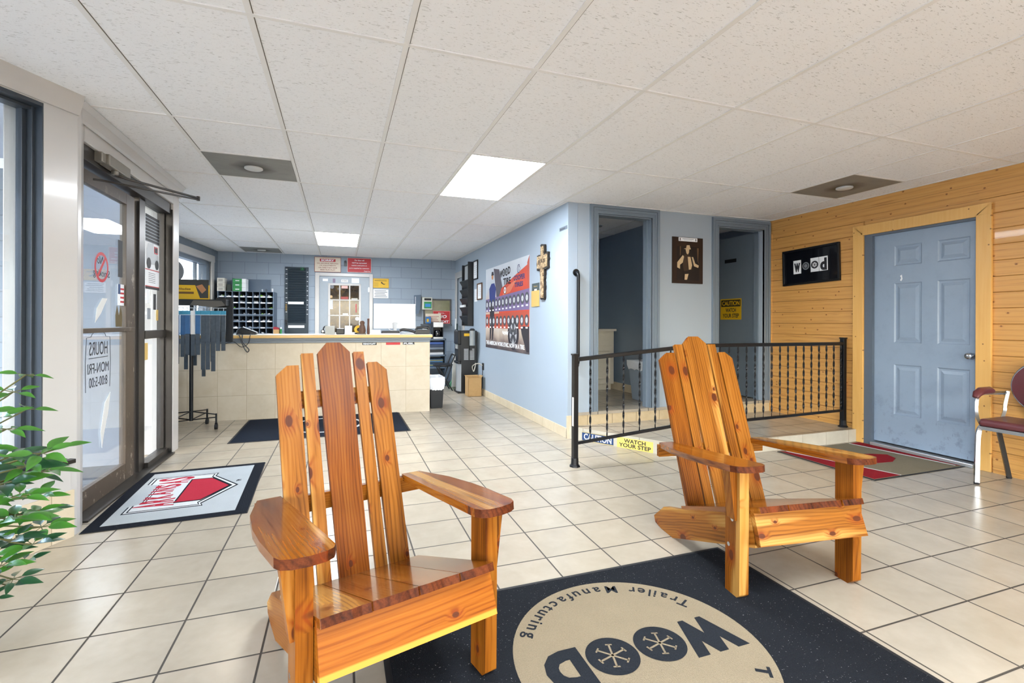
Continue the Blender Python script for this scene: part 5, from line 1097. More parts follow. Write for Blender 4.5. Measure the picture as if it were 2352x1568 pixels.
q = MB(RK); q.prism([(.0, 1.335), (.03, 1.385), (.30, 1.38), (.335, 1.33), (.24, 1.31), (.12, 1.32)], .03, .04); q.build('torn_price_card', shade('5a5650'), wk)
q = MB(RK); q.box((-.28, 1.30, .01), (.34, 1.306, .02)); [q.tube([RK @ Vector((-.26+.045*i, 1.305, .0)) for _ in (0,)]+[RK @ Vector((-.26+.045*i, 1.30, .10))], .002, 4) if False else None for i in range(13)]; q.build('hook_bar', MT['steel'], wk)
ysn = T('display_sign', 'black and yellow wiper sign standing on the display rack', 'sign', RK @ Vector((-.03, 1.395, 0)))
q = MB(RK); q.box((-.29, 1.397, -.04), (.16, 1.55, -.03), 0); q.box((-.29, 1.55, -.04), (.155, 1.61, -.03), 1); q.prism([(.02, 1.56), (.15, 1.56), (.15, 1.41), (.07, 1.41)], -.03, -.029, 1); q.prism([(.03, 1.54), (.09, 1.56), (.13, 1.50), (.09, 1.46), (.06, 1.50)], -.029, -.028, 2)
q.build('panel', [MT['yellow'], shade('3a3a36'), shade('b07a50')], ysn)
q = MB(); q.text('Buy Blades', RK @ Matrix.Translation((-.12, 1.505, -.029)), w=.2, h=.028, bold=.02); q.text('Save 2 Minutes', RK @ Matrix.Translation((-.12, 1.465, -.029)), w=.25, h=.026, bold=.02) if False else None; q.box((-.24, 1.455, 0), (0.01, 1.478, .001), 0, RK @ Matrix.Translation((0, 0, -.03))); q.build('lettering', shade('6a4a1e'), ysn)
bl0 = None
def blade(x, dep, L2, wdt, sleeve, body, label):
    t = T('wiper_refill', label, 'wiper blade', RK @ Vector((x, 1.30, dep)), -.1, 'packaged wiper blades on the rack')
    q = MB(); q.box((-wdt/2, -.008, -.07), (wdt/2, .008, -.028), 0); q.box((-wdt/2, -.0085, -.074), (wdt/2, .0085, -.07), 1); q.build('sleeve_header', [sleeve, MT['paper']], t, local=True)
    q = MB(); q.box((-wdt/2, -.007, -L2*.55), (wdt/2, .007, -.074)); q.build('sleeve', body, t, local=True, bevel=.002)
    q = MB(); q.box((-wdt*.42, -.006, -L2), (wdt*.42, .006, -L2*.55)); q.build('blade', MT['clearp'], t, local=True); q = MB(); q.tube([(0, 0, -.028), (0, .004, .0), (0, -.012, .004)], .003, 5); q.build('hook', MT['steel'], t, local=True)
    return t
cols = ['leftmost', 'second', 'third', 'fourth', 'fifth', 'sixth', 'seventh', 'eighth', 'ninth', 'tenth', 'eleventh', 'twelfth', 'rightmost']
for i in range(13):
    x = -.265+i*.0485; L2 = (.50, .50, .50, .52, .52, .50, .51, .50, .66, .66, .68, .46, .46)[i]
    blade(x, .03+.01*(i % 2), L2, .047, MT['paper'] if i == 6 else MT['teal'], MT['whitem'] if i == 6 else MT['bpack'] if i < 8 else MT['clearp'],
          ('white packaged wiper blade hanging among the blue ones' if i == 6 else '%s front wiper blade package on the rack, counted from the left' % cols[i]))
for i in range(5):
    blade(-.15+i*.085, -.04, (.60, .66, .62, .74, .58)[i], .042, MT['teal'], MT['clearp'], '%s of the rear row of dark wiper blade packages' % cols[i])
# hanging disc sign in window, flower: small white thing at pillar foot
t = T('hanging_sign', 'round dark sign hanging on wires in the side window', 'sign', (-1.95, 7.0, 1.62))
DM = F((-1.95, 7.0, 1.78), Vector((.65, .76, 0)), (0, 0, 1)); q = MB(DM); q.cyl((0, 0, -.03), (0, 0, .02), .145, n=36); q.cyl((0, 0, .02), (0, 0, .03), .12, n=36); q.build('disc', shade('3e4246', .4), t, smooth=True, bevel=.004)
q = MB(DM); q.box((-.03, -.03, .03), (.05, .05, .034)); q.box((-.04, -.08, .03), (-.01, -.06, .034)); q.box((.03, -.08, .03), (.06, -.06, .034)); q.build('emblem', shade('8a7a5e'), t)
q = MB(); q.tube([DM @ Vector((-.04, .14, 0)), DM @ Vector((-.06, .36, 0))], .0025, 5); q.tube([DM @ Vector((.05, .13, 0)), DM @ Vector((.07, .36, 0))], .0025, 5); q.build('wire', MT['dark'], t)

# ================================================================ BACK WALL THINGS
def sign(F_, x0, z0, x1, z1, off, label, bg, edge, lines, fg, name='wall_sign', head=None, group='signs on the back wall'):
    t = wall_thing(name, label, 'sign', F_, (x0+x1)/2, z0, group); q = MB(F_); q.box((x0, z0, off), (x1, z1, off+.006)); q.build('panel', bg, t)
    b_ = .008; q = MB(F_)
    for a, c in (((x0, z0), (x1, z0+b_)), ((x0, z1-b_), (x1, z1)), ((x0, z0), (x0+b_, z1)), ((x1-b_, z0), (x1, z1))): q.box((*a, off+.006), (*c, off+.008))
    q.build('border', edge, t); q = MB()
    for (s_, u_, v_, w_, h_, kw) in lines: q.text(s_, F_ @ Matrix.Translation((x0+(x1-x0)*u_, z0+(z1-z0)*v_, off+.0072)), w=w_*(x1-x0), h=h_*(z1-z0), **kw)
    if q.v: q.build('lettering', fg, t)
    return t
cream2 = shade('d8cbb8'); b2 = dict(bold=.02)
t = sign(BW, -.437, 2.068, .021, 2.344, .012, 'cream SORRY no refunds sign above the back door frame', cream2, shade('9a5a4a'),
     [('NO RETURNS, REFUNDS', .5, .57, .80, .08, b2), ('OR ADJUSTMENTS', .5, .43, .62, .08, b2), ('ON TIRES THAT HAVE', .5, .29, .70, .08, b2), ('BEEN RUN FLAT', .5, .15, .56, .08, b2)], shade('8a4a42'))
q = MB(BW); q.box((-.345, 2.26, .018), (-.075, 2.31, .020)); q.build('heading_band', MT['red'], t); q = MB(); q.text('SORRY', BW @ Matrix.Translation((-.21, 2.285, .020)), w=.23, h=.034, bold=.05); q.build('lettering', MT['paper'], t)
sign(BW, .13, 2.075, .56, 2.348, .012, 'red labor warranty sign with white lettering above the back door', MT['red'], shade('d8c8c0'),
     [('Our labor will', .5, .84, .40, .09, b2), ('NOT be warrantied', .5, .66, .60, .09, b2), ('against used parts or', .5, .48, .64, .09, b2), ('parts supplied by customer.', .5, .29, .84, .09, b2), ('Thank You', .82, .11, .26, .07, b2)], MT['paper'])
t = sign(BW, .59, 1.80, .881, 1.98, 0, 'yellow sign with a black figure right of the back door', MT['yellow'], shade('c89a20'), [], MT['dark'])
q = MB(BW); q.prism([(.735, 1.895), (.745, 1.92), (.775, 1.885), (.805, 1.875), (.825, 1.885), (.80, 1.862), (.775, 1.868)], .006, .008); [q.box((.62, 1.93+.014*i, .006), (.84, 1.935+.014*i, .0068)) for i in range(2)]; [q.box((.61, 1.83+.02*i, .006), (.69, 1.833+.02*i, .0068)) for i in range(4)]; q.build('printing', MT['dark'], t)
t = sign(BW, .59, 1.602, .878, 1.78, 0, 'white notice below the yellow sign right of the back door', MT['paper'], MT['lgrey'], [], MT['dark'])
q = MB(BW); [q.box((.62+.01*(i % 2), 1.63+.028*i, .006), (.85-.02*(i % 3), 1.64+.028*i, .0066)) for i in range(5)]; q.build('printing', shade('5a6068'), t)
q = MB(BW); q.box((.075, 2.19, 0), (.12, 2.27, .03)); q.cyl((.0975, 2.27, .0), (.0975, 2.27, .03), .0225); tag(q.build('door_bell', MT['black']), 'small black wall buzzer between the two signs', 'buzzer')
# slat rack
sr = wall_thing('time_card_rack', 'tall dark slate metal wall rack of shallow slots left of the back door', 'wall rack', BW, -.725, .93)
q = MB(BW); q.box((-.92, .932, .0), (-.535, 2.142, .03)); q.box((-.92, .93, .03), (-.875, 2.142, .04)); q.box((-.575, .93, .03), (-.535, 2.142, .04)); q.build('frame', MT['dslate'], sr)
q = MB(BW); n_ = 23
for i in range(n_):
    z = 1.13+i*.0435; q.add([(-.875, z, .032), (-.575, z, .032), (-.575, z+.038, .055), (-.875, z+.038, .055), (-.875, z+.0435, .03), (-.575, z+.0435, .03)], [(0, 1, 2, 3), (3, 2, 5, 4)])
q.build('slots', MT['dslate'], sr)
q = MB(BW)
for i in range(10): q.box((-.912, 2.09-.085*i, .04), (-.885, 2.10-.085*i, .045)); q.box((-.563, 2.05-.085*i, .04), (-.54, 2.06-.085*i, .045))
q.box((-.87, 1.47, .056), (-.61, 1.515, .058)); q.box((-.87, 1.045, .04), (-.60, 1.09, .044)); q.build('label_strips', MT['paper'], sr)
q = MB(BW); q.box((-.66, 2.09, .056), (-.655, 2.15, .058)); q.box((-.615, 2.09, .056), (-.61, 2.15, .058)); q.box((-.66, 2.085, .056), (-.61, 2.09, .058)); q.box((-.64, 2.10, .056), (-.63, 2.13, .058)); q.build('green_tag', MT['green'], sr)
for i, (z, s_) in enumerate(((1.46, .02), (1.42, .024), (1.38, .02), (1.17, .03), (1.12, .025))):
    q = MB(BW); q.cyl((-.90, z, .045), (-.90, z, .06), s_*.7, n=12); q.box((-.905, z-s_*1.8, .045), (-.895, z, .055)); tag(q.build('key_bunch', shade('8a7448', .3, metal=.6) if i < 3 else MT['dark'], smooth=False), '%s key bunch hanging down the left edge of the slate slot rack' % ('topmost', 'second', 'third', 'black fourth', 'lowest, black')[i], 'keys', 'keys on the slot rack edge')
# bins
def bins(z0, z1, rows, label):
    t = T('parts_bin_cabinet', label, 'storage cabinet', BW @ Vector((-1.48, z0, .2)), group='grey-blue parts bin cabinets'); x0, x1 = -1.90, -1.066; D_ = .35
    q = MB(BW); q.box((x0, z0, .02), (x1, z1, .035)); q.box((x0-.01, z0, .02), (x0, z1, D_)); q.box((x1, z0, .02), (x1+.01, z1, D_)); q.box((x0, z1-.006, .02), (x1, z1, D_)); q.box((x0, z0, .02), (x1, z0+.006, D_)); q.build('case', MT['binm'], t)
    rh = (z1-z0)/rows; q = MB(BW); cw = (x1-x0)/8
    for i in range(1, 8): q.box((x0+cw*i-.004, z0, .04), (x0+cw*i+.004, z1, D_-.002))
    for j in range(rows): q.box((x0, z0+rh*j, .04), (x1, z0+rh*j+.004, D_)); q.box((x0, z0+rh*j, D_-.004), (x1, z0+rh*j+.022, D_))
    q.build('dividers', MT['binm'], t); q = MB(BW); q.box((x0, z0, .036), (x1, z1, .040)); q.build('lining', MT['bindark'], t)
    q = MB(BW)
    for j in range(rows):
        for i in range(8):
            if (z0 > 1.2 and j >= rows-2) or (z0 < 1.2 and random.random() < .6): q.box((x0+cw*i+.02, z0+rh*j+.002, D_), (x0+cw*(i+1)-.018, z0+rh*j+.02, D_+.001))
    lb = q.build('paper_labels', MT['paper'], t); return x0, cw, rh, D_
B1 = bins(1.26, 1.668, 4, 'upper blue-grey cabinet of small open bins left of the slot rack'); B2 = bins(.93, 1.255, 3, 'lower blue-grey cabinet of small open bins behind the counter')
for bi, (Bx, z0, rows) in enumerate(((B1, 1.26, 4), (B2, .93, 3))):
    q = MB(BW)
    for j in range(rows):
        for i in range(8):
            for _ in range(random.choice((0, 1, 3, 5))):
                x = Bx[0]+Bx[1]*(i+random.uniform(.2, .8)); z = z0+Bx[2]*j+.024; a = random.uniform(0, 3); s_ = random.uniform(.008, .018)
                q.box((-s_, 0, -s_), (s_, s_*.8, s_*.6), random.choice((0, 0, 0, 1, 2)) if bi == 0 else random.choice((0, 0, 1)), Matrix.Translation((x, z, .30)) @ Matrix.Rotation(a, 4, 'Y') @ Matrix.Rotation(a*.3, 4, 'Z'))
    tag(q.build('small_hardware', [shade('b9bcc2'), shade('5a6470'), shade('8ccf3a')]), ('loose small parts lying in the upper cabinet bins', 'loose small parts lying in the lower cabinet bins')[bi], 'hardware', kind='stuff')
for i in range(3):
    q = MB(BW); z = 1.668+.075*i; q.box((-1.93, z, .14), (-1.82, z+.072, .30), 0); [q.box((-1.91, z+.02+.02*j, .30), (-1.845, z+.028+.02*j, .3005), 1) for j in range(2)]
    tag(q.build('carton', [shade('cfccc2'), shade('6a6862')], bevel=.002), '%s small white carton stacked on the parts cabinet' % ('lowest', 'middle', 'topmost')[i], 'box', 'white cartons on the cabinet')
for i in range(3):
    q = MB(BW); z = 1.668+.073*i; q.box((-1.70, z, .10), (-1.56, z+.07, .28), 0); q.box((-1.56, z, .10), (-1.50, z+.07, .28), 1); q.box((-1.66, z+.03, .28), (-1.60, z+.045, .2805), 1)
    tag(q.build('carton', [MT['green'], MT['paper']], bevel=.002), '%s green and white carton in the stack on the cabinet' % ('lowest', 'middle', 'topmost')[i], 'box', 'green cartons on the cabinet')
q = MB(BW); q.box((-1.71, 1.668, .02), (-1.16, 1.90, .03)); q.box((-1.71, 1.668, .03), (-1.705, 1.90, .28)); tag(q.build('panel_board', MT['binm']), 'blue-grey metal panel standing behind the green cartons', 'panel')
q = MB(BW); q.box((-1.80, 1.668, .08), (-1.73, 1.79, .24)); tag(q.build('carton', shade('24302c')), 'dark carton between the white and green cartons', 'box')
for i, (x, s_, c) in enumerate(((-1.26, .05, 'b8c0c8'), (-1.20, .05, '4a5058'), (-1.10, .065, 'dfe3e6'))): q = MB(BW); q.cyl((x, 1.668, .2), (x, 1.668+s_, .2), .014, n=12); tag(q.build('small_bottle', shade(c, .3), smooth=True), ('clear small jar on top of the parts cabinet', 'dark little jar on top of the parts cabinet', 'slim white tube at the right edge of the cabinet top')[i], 'jar')
q = MB(BW); q.box((-1.052, .93, .28), (-.965, 1.02, .38)); tag(q.build('carton', MT['card']), 'small open cardboard box right of the parts cabinet', 'box')
q = MB(BW); q.prism([(-1.055, 1.02), (-.965, 1.02), (-.97, 1.045), (-1.03, 1.07), (-1.055, 1.06)], .29, .37); tag(q.build('red_cloth', shade('8a2430', .8)), 'crumpled dark red cloth in the small cardboard box', 'cloth')
q = MB(BW); q.cyl((-.943, .93, .33), (-.94, 1.03, .33), .017, n=14, m=0); q.cyl((-.94, 1.03, .33), (-.94, 1.06, .33), .012, n=14, m=1); tag(q.build('spray_bottle', [MT['green'], MT['paper']], smooth=True), 'green bottle with white top beside the slot rack', 'bottle')
# back work bench (supports bins, hidden below the counter)
q = MB(BW); q.box((-1.93, .90, .003), (-.50, .928, .42)); q.box((-1.93, 0, .02), (-1.87, .90, .40)); q.box((-.56, 0, .02), (-.50, .90, .40)); tag(q.build('back_bench', shade('6a6f76')), 'narrow bench along the back wall under the parts cabinets', 'bench')
# right side back wall
t = wall_thing('paper_towel_rack', 'slate grey plastic wall holder with white dots right of the computer', 'wall holder', BW, 1.40, 1.31)
q = MB(BW); q.prism([(1.35, 1.67), (1.47, 1.68), (1.47, 1.45), (1.43, 1.31), (1.35, 1.32)], 0, .09); q.build('body', shade('56697c'), t, bevel=.006)
q = MB(BW); [q.box((1.365, 1.48+.019*i, .09), (1.38, 1.49+.019*i, .092)) for i in range(9)]; q.build('dots', MT['paper'], t)
t = wall_thing('wall_dispenser', 'white wall dispenser with green and blue front', 'dispenser', BW, 1.60, 1.39); q = MB(BW); q.box((1.50, 1.395, 0), (1.695, 1.635, .09)); q.build('body', shade('c8cabf'), t, bevel=.01)
MB(BW).box((1.535, 1.42, .09), (1.68, 1.55, .094)).build('front', MT['green'], t, bevel=.004); MB(BW).box((1.555, 1.45, .094), (1.66, 1.51, .097)).build('screen', shade('2f86c8'), t); MB(BW).box((1.54, 1.575, .09), (1.67, 1.615, .094)).build('slot', MT['dark'], t)
t = T('window_4', 'small dark framed window in the back wall behind the red sign', 'window', BW @ Vector((1.8, 1.12, 0)), kind='structure'); q = MB(BW)
for a, c in (((1.53, 1.10), (2.075, 1.13)), ((1.53, 1.58), (2.075, 1.61)), ((1.53, 1.13), (1.56, 1.58)), ((2.045, 1.13), (2.075, 1.58))): q.box((*a, 0), (*c, .02))
q.build('window_frame', shade('4a4a4c'), t); MB(BW).box((1.56, 1.13, .002), (2.045, 1.58, .008)).build('pane', mat('curtained_pane', '7a7a5e', .2, var=.35, nscale=9), t)
t = sign(BW, 1.711, 1.128, 2.045, 1.376, .05, 'red Sorry NO CREDIT sign in the back corner', MT['red'], shade('d88a86'), [('Sorry...', .5, .82, .42, .13, dict(slant=.3)), ('NO', .55, .55, .5, .24, dict(slant=.2, bold=.03)), ('CREDIT', .5, .16, .84, .18, dict(bold=.03))], MT['paper'])
t = sign(BW, 1.56, 1.14, 1.86, 1.32, .10, 'cream notice overlapping the red no credit sign', cream2, cream2, [], MT['dark']); q = MB(BW); [q.box((1.60+.02*(i % 2), 1.165+.032*i, .106), (1.82-.02*(i % 3), 1.175+.032*i, .1068)) for i in range(4)]; q.build('printing', shade('a0605a'), t)
q = MB(BW); q.box((1.56, 1.13, .13), (1.66, 1.26, .16), 0); q.box((1.58, 1.16, .16), (1.62, 1.22, .162), 1); tag(q.build('wipes_packet', [shade('2a6aa8'), MT['yellow']], bevel=.004), 'blue and yellow packet standing before the cream notice', 'packet')
q = MB(BW); q.box((1.48, 1.085, .0), (2.06, 1.12, .2)); tag(q.build('wall_shelf', shade('4e545a')), 'dark narrow shelf under the small back window', 'shelf')
# coffee shelf unit
SHF = Matrix.Translation((0, 0, -.1162)) @ Matrix.Scale(1.1, 4)   # the unit stands against the back wall
cs = T('shelf_unit', 'blue-grey metal shelf unit beyond the counter end holding papers and books', 'shelf unit', (1.65, 8.86, 0))
q = MB(SHF); 
for z in (.86, .60, .40, .106): q.box((1.20, 7.86, z), (1.65, 8.25, z+.025))
q.box((1.635, 7.86, .106), (1.655, 8.25, .885)); q.box((1.20, 7.86, .106), (1.22, 8.25, .885)); q.box((1.20, 8.235, .106), (1.65, 8.25, .885)); q.build('frame', MT['binm'], cs)
for i in range(7):
    q = MB(SHF); z = .4265+i*.019; q.box((1.235, 7.875+.004*(i % 3), z), (1.60+.01*(i % 2), 8.10, z+.016)); tag(q.build('manual', shade(('2a4a6e', '8a8a5a', '2a5a8a', '20303e', '3a6a9a', '9a9a6a', '254565')[i])), '%s thin service manual in the pile on the lower shelf' % ('lowest', 'second lowest', 'third lowest', 'middle', 'third from the top', 'second from the top', 'topmost')[i], 'book', 'pile of manuals on the lower shelf')
for i in range(5):
    q = MB(SHF); z = .626+i*.042; q.box((1.235, 7.875+.006*(i % 2), z), (1.61, 8.12, z+.036)); tag(q.build('file_tray', shade(('c8ccd0', '2a2e34', '6a7684', '30405a', '3a5a9a')[i])), ('white file tray, lowest on the upper shelf beyond the counter', 'black file tray above the white one', 'grey middle file tray on the upper shelf', 'navy file tray below the top blue one', 'blue file tray, topmost on the upper shelf')[i], 'file tray', 'file trays on the upper shelf')
q = MB(SHF); q.box((1.235, 7.90, .133), (1.42, 8.10, .30)); tag(q.build('carton', MT['card'], bevel=.003), 'small cardboard box on the bottom shelf beyond the counter', 'box')
cm = T('coffee_maker', 'black and steel drip coffee maker on the shelf unit beyond the counter', 'coffee maker', (1.68, 8.78, .857))
q = MB(SHF); q.box((1.44, 7.88, .885), (1.61, 8.10, .915)); q.box((1.44, 8.03, .915), (1.61, 8.10, 1.10)); q.box((1.44, 7.88, 1.07), (1.61, 8.10, 1.16)); q.box((1.44, 7.88, .915), (1.452, 8.03, 1.07)); q.box((1.598, 7.88, .915), (1.61, 8.03, 1.07)); q.build('body', MT['bplastic'], cm, bevel=.006)
q = MB(SHF); q.box((1.445, 7.874, 1.075), (1.605, 7.88, 1.155)); q.box((1.445, 7.874, .887), (1.605, 7.88, .912)); q.build('steel_panel', MT['steel'], cm)
q = MB(SHF); q.lathe([(.045, 0), (.058, .02), (.06, .06), (.045, .10), (.036, .115)], c=(1.525, 7.955, .917)); q.build('carafe', mat('carafe_glass', '20242a', .05, var=.2, coat=.8), cm, smooth=True)
q = MB(SHF); q.tube([(1.535, 7.90, 1.02), (1.54, 7.872, 1.0), (1.54, 7.872, .95), (1.535, 7.90, .935)], .006, 6); q.build('carafe_handle', MT['bplastic'], cm)
q = MB(SHF); q.cyl((1.33, 7.98, .885), (1.33, 7.98, .98), .055, n=24, m=0); q.cyl((1.33, 7.98, .98), (1.33, 7.98, 1.0), .057, n=24, m=1); q.lathe([(.05, 1.0), (.06, 1.03), (.03, 1.06), (0, 1.065)], c=(1.33, 7.98, 0), m=2, n=14)
tag(q.build('wipes_tub', [shade('2a5a9a'), MT['yellow'], MT['paper']], smooth=True), 'blue and yellow wipes tub with tissue on the shelf unit', 'tub')
# brooms
for i, (x, y, c1, lab) in enumerate(((2.02, 8.80, 'dfe3e6', 'broom with white grip leaning in the back corner'), (2.07, 8.90, '3a4a48', 'dark handled mop leaning beside the broom'))):
    t = T('broom', lab, 'broom', (x-.04, y-.1, 0)); q = MB(); q.cyl((x-.06, y-.25, .12), (x+.05, y+.18, 1.2-.1*i), .011, n=10); q.build('handle', MT['dslate'], t, smooth=True)
    q = MB(); q.cyl((x+.033, y+.11, 1.02), (x+.052, y+.185, 1.22-.1*i), .014, n=10); q.build('grip', shade(c1), t, smooth=True); q = MB(); q.prism([(-.12, 0), (.12, 0), (.05, .14), (-.05, .14)], -.025, .025, M=F((x-.06, y-.25, 0.0), (1, 0, 0), (0, 0, 1))); q.build('brush', shade('4f8a6a' if i == 0 else '9a9a90'), t)
t = T('dust_pan', 'white long handled dust pan leaning by the brooms', 'dust pan', (1.93, 8.36, 0)); q = MB(); q.prism([(-.07, 0), (.08, 0), (.07, .3), (.02, .55), (-.02, .6), (-.05, .3)], -.02, .02, M=F((1.93, 8.36, .02), (1, 0, 0), (0, .15, 1))); q.build('pan', shade('d0cfc8'), t, bevel=.01)
# folding stool
st = T('folding_stool', 'black folding chair with round seat beside the water cooler', 'stool', (1.70, 8.25, 0))
q = MB(); q.lathe([(0, -.02), (.15, -.02), (.17, -.005), (.17, .01), (.14, .02), (0, .022)], c=(1.66, 8.15, .43)); q.build('seat', MT['bplastic'], st, smooth=True)
q = MB()
for y in (8.02, 8.28): q.tube([(1.78, y, .42), (1.71, y, .22), (1.60, y, .02), (1.63, y, .012)], .011, 8); q.tube([(1.56, y, .42), (1.66, y, .22), (1.80, y, .0)], .011, 8); q.tube([(1.76, y, .42), (1.84, y, .60)], .011, 8)
q.tube([(1.84, 8.02, .60), (1.84, 8.28, .60)], .014, 8); q.build('legs', MT['black'], st, smooth=True)
# water cooler
wc = T('water_cooler', 'tall black water cooler with brushed steel lower door against the hall wall', 'water cooler', (1.98, 7.8, 0))
wcx0, wcx1, wcy0, wcy1 = 1.81, 2.13, 7.68, 7.98
q = MB(); q.box((wcx0+.05, wcy0, .02), (wcx1, wcy1, 1.02)); q.box((wcx0, wcy0, .48), (wcx0+.05, wcy1, .52)); q.box((wcx0, wcy0, .80), (wcx0+.05, wcy1, 1.02)); q.box((wcx0+.03, wcy0, .52), (wcx0+.05, wcy1, .80)); q.box((wcx0, wcy0, .52), (wcx0+.06, wcy0+.02, .80)); q.build('body', MT['bplastic'], wc, bevel=.01)
q = MB(); n_ = 14; poly = [(wcx0+.055, wcy0-.002), (wcx0+.055, wcy1+.002)]+[(wcx0+.05-.045*math.sin(i*math.pi/n_), wcy1+.002-(wcy1-wcy0+.004)*i/n_) for i in range(n_+1)]; q.prism(poly, .03, .475); q.prism([(x_+.03 if i_ > 1 else x_+.001, y_) for i_, (x_, y_) in enumerate(poly)], .476, .50) if False else None; q.build('steel_door', MT['steel'], wc, smooth=True)
q = MB(); q.box((wcx0+.005, wcy0, 0), (wcx1, wcy1, .03)); q.build('foot', MT['rubber'], wc)
q = MB()
for y in (7.75, 7.83, 7.91): q.cyl((wcx0+.02, y, .72), (wcx0+.02, y, .79), .009)
q.build('taps', MT['lgrey'], wc); MB().box((wcx0+.10, wcy0-.002, .93), (wcx0+.20, wcy0, .975)).build('sticker', MT['yellow'], wc)
q = MB(); q.cyl((wcx0+.225, wcy0-.05, .78), (wcx0+.225, wcy0-.05, 1.02), .045, n=24); q.build('cup_tube', mat('clear_grey_tube', '8d9498', .15, var=.1, coat=.5), wc, smooth=True); q = MB(); q.lathe([(.047, 0), (.047, .015), (.03, .035), (0, .04)], c=(wcx0+.225, wcy0-.05, 1.02)); q.build('cup_tube_cap', MT['bplastic'], wc, smooth=True); MB().box((wcx0+.19, wcy0-.06, .70), (wcx0+.22, wcy0, .79)).build('cup_chute', MT['bplastic'], wc)
q = MB()
for xo in (.10, .20):
    for i in range(9): q.box((wcx0+xo, wcy0-.001, .545+i*.021), (wcx0+xo+.075, wcy0+.001, .555+i*.021))
q.build('vents', MT['lgrey'], wc)
q = MB(); q.tube(smooth_path([Vector((2.14, 7.40, .47)), Vector((2.08, 7.45, .50)), Vector((2.02, 7.55, .45)), Vector((2.05, 7.6, .36)), Vector((2.09, 7.64, .44)), Vector((2.11, 7.7, .5))]), .008, 6); q.build('power_cord', shade('b8b4a8'), wc, smooth=True)
q = MB(); q.tube(smooth_path([Vector((2.14, 7.38, .42)), Vector((2.13, 7.36, .3)), Vector((2.14, 7.42, .1)), Vector((2.13, 7.5, .02))]), .006, 6); tag(q.build('black_cable', MT['bplastic'], smooth=True), 'black cable hanging from the outlet behind the cardboard box', 'cable')
# cardboard box
cb = T('cardboard_box', 'open empty cardboard box in front of the water cooler', 'box', (1.99, 7.42, 0)); q = MB(); x0, x1, y0, y1, h = 1.885, 2.10, 7.29, 7.50, .30
q.box((x0, y0, 0), (x1, y1, .004)); q.box((x0, y0, 0), (x1, y0+.004, h-.01)); q.box((x0, y1-.004, 0), (x1, y1, h)); q.box((x0, y0, 0), (x0+.004, y1, h)); q.box((x1-.004, y0, 0), (x1, y1, h)); q.build('walls', MT['card'], cb)
q = MB(); q.add([(x0, y1, h), (x1, y1, h), (x1+.005, y1+.03, h+.012), (x0-.005, y1+.03, h+.012)], [(0, 1, 2, 3)]); q.add([(x1, y0, h), (x1, y1, h), (x1+.02, y1, h+.02), (x1+.02, y0, h+.02)], [(0, 1, 2, 3)]); q.build('flaps', MT['card'], cb)

# ================================================================ MAROON CHAIR
mc = T('waiting_chair', 'chrome armchair with maroon vinyl seat against the pine wall', 'chair', (4.58, 1.90, 0))
Y0, Y1 = 1.64, 2.17
def rtube(q, pts, r=.0125): q.tube(smooth_path([Vector(p) for p in pts], 6), r, 4, flat=1.0)
for y in (Y1, Y0):
    q = MB(); rtube(q, [(4.36, y, .012), (4.37, y, .30), (4.385, y, .385), (4.42, y, .42)], .018); q.build('leg', MT['chrome'], mc)
    q = MB(); rtube(q, [(4.42, y, .42), (4.375, y, .47), (4.355, y, .53), (4.36, y, .61), (4.39, y, .645), (4.46, y, .655), (4.60, y, .65), (4.72, y, .645)], .013); q.build('arm_tube', MT['chrome'], mc)
    q = MB(); rtube(q, [(4.62, y, .38), (4.68, y, .22), (4.755, y, .012)], .018); q.build('leg', shade('4c4a48', .3, metal=.6), mc)
    q = MB(); P = [(4.345, y, .628), (4.365, y, .655), (4.41, y, .672), (4.52, y, .674), (4.555, y, .668)]; q.tube([Vector(p) for p in P], [.014, .020, .022, .022, .012], 12, flat=1.35); q.build('armrest_pad', MT['maroon'], mc, smooth=True)
    q = MB(); rtube(q, [(4.62, y, .40), (4.69, y-.0, .50), (4.70, y+(.03 if y == Y1 else -.03)*0, .56), (4.715, y-.01 if y == Y1 else y+.01, .66)], .014); q.build('back_tube', MT['chrome'], mc)
    q = MB(); q.cyl((4.36, y, 0), (4.36, y, .014), .016); q.cyl((4.755, y, 0), (4.755, y, .014), .016); q.build('glides', MT['rubber'], mc)
q = MB(); q.box((4.40, Y0, .395), (4.70, Y0+.025, .42)); q.box((4.40, Y1-.025, .395), (4.70, Y1, .42)); q.box((4.385, Y0, .395), (4.41, Y1, .42)); q.box((4.69, Y0, .395), (4.715, Y1, .42)); q.build('seat_frame', MT['chrome'], mc)
q = MB(); q.box((4.375, Y0-.005, .42), (4.71, Y1+.005, .475)); q.build('seat', MT['maroon'], mc, bevel=.024, seg=4)
bm_ = F((4.725, (Y0+Y1)/2, .705), (0, -1, 0), (-.0, 0, 1))
q = MB(bm_); n_ = 44; q.prism([(.225*math.cos(2*math.pi*i/n_), .195*math.sin(2*math.pi*i/n_)) for i in range(n_)], -.02, .03); q.build('backrest', MT['maroon'], mc, bevel=.015, seg=3, smooth=True)
q = MB(); q.tube([bm_ @ Vector((.232*math.cos(2*math.pi*i/n_), .202*math.sin(2*math.pi*i/n_), .0)) for i in range(n_)], .011, 8, closed=True); q.build('backrest_ring', MT['chrome'], mc, smooth=True)

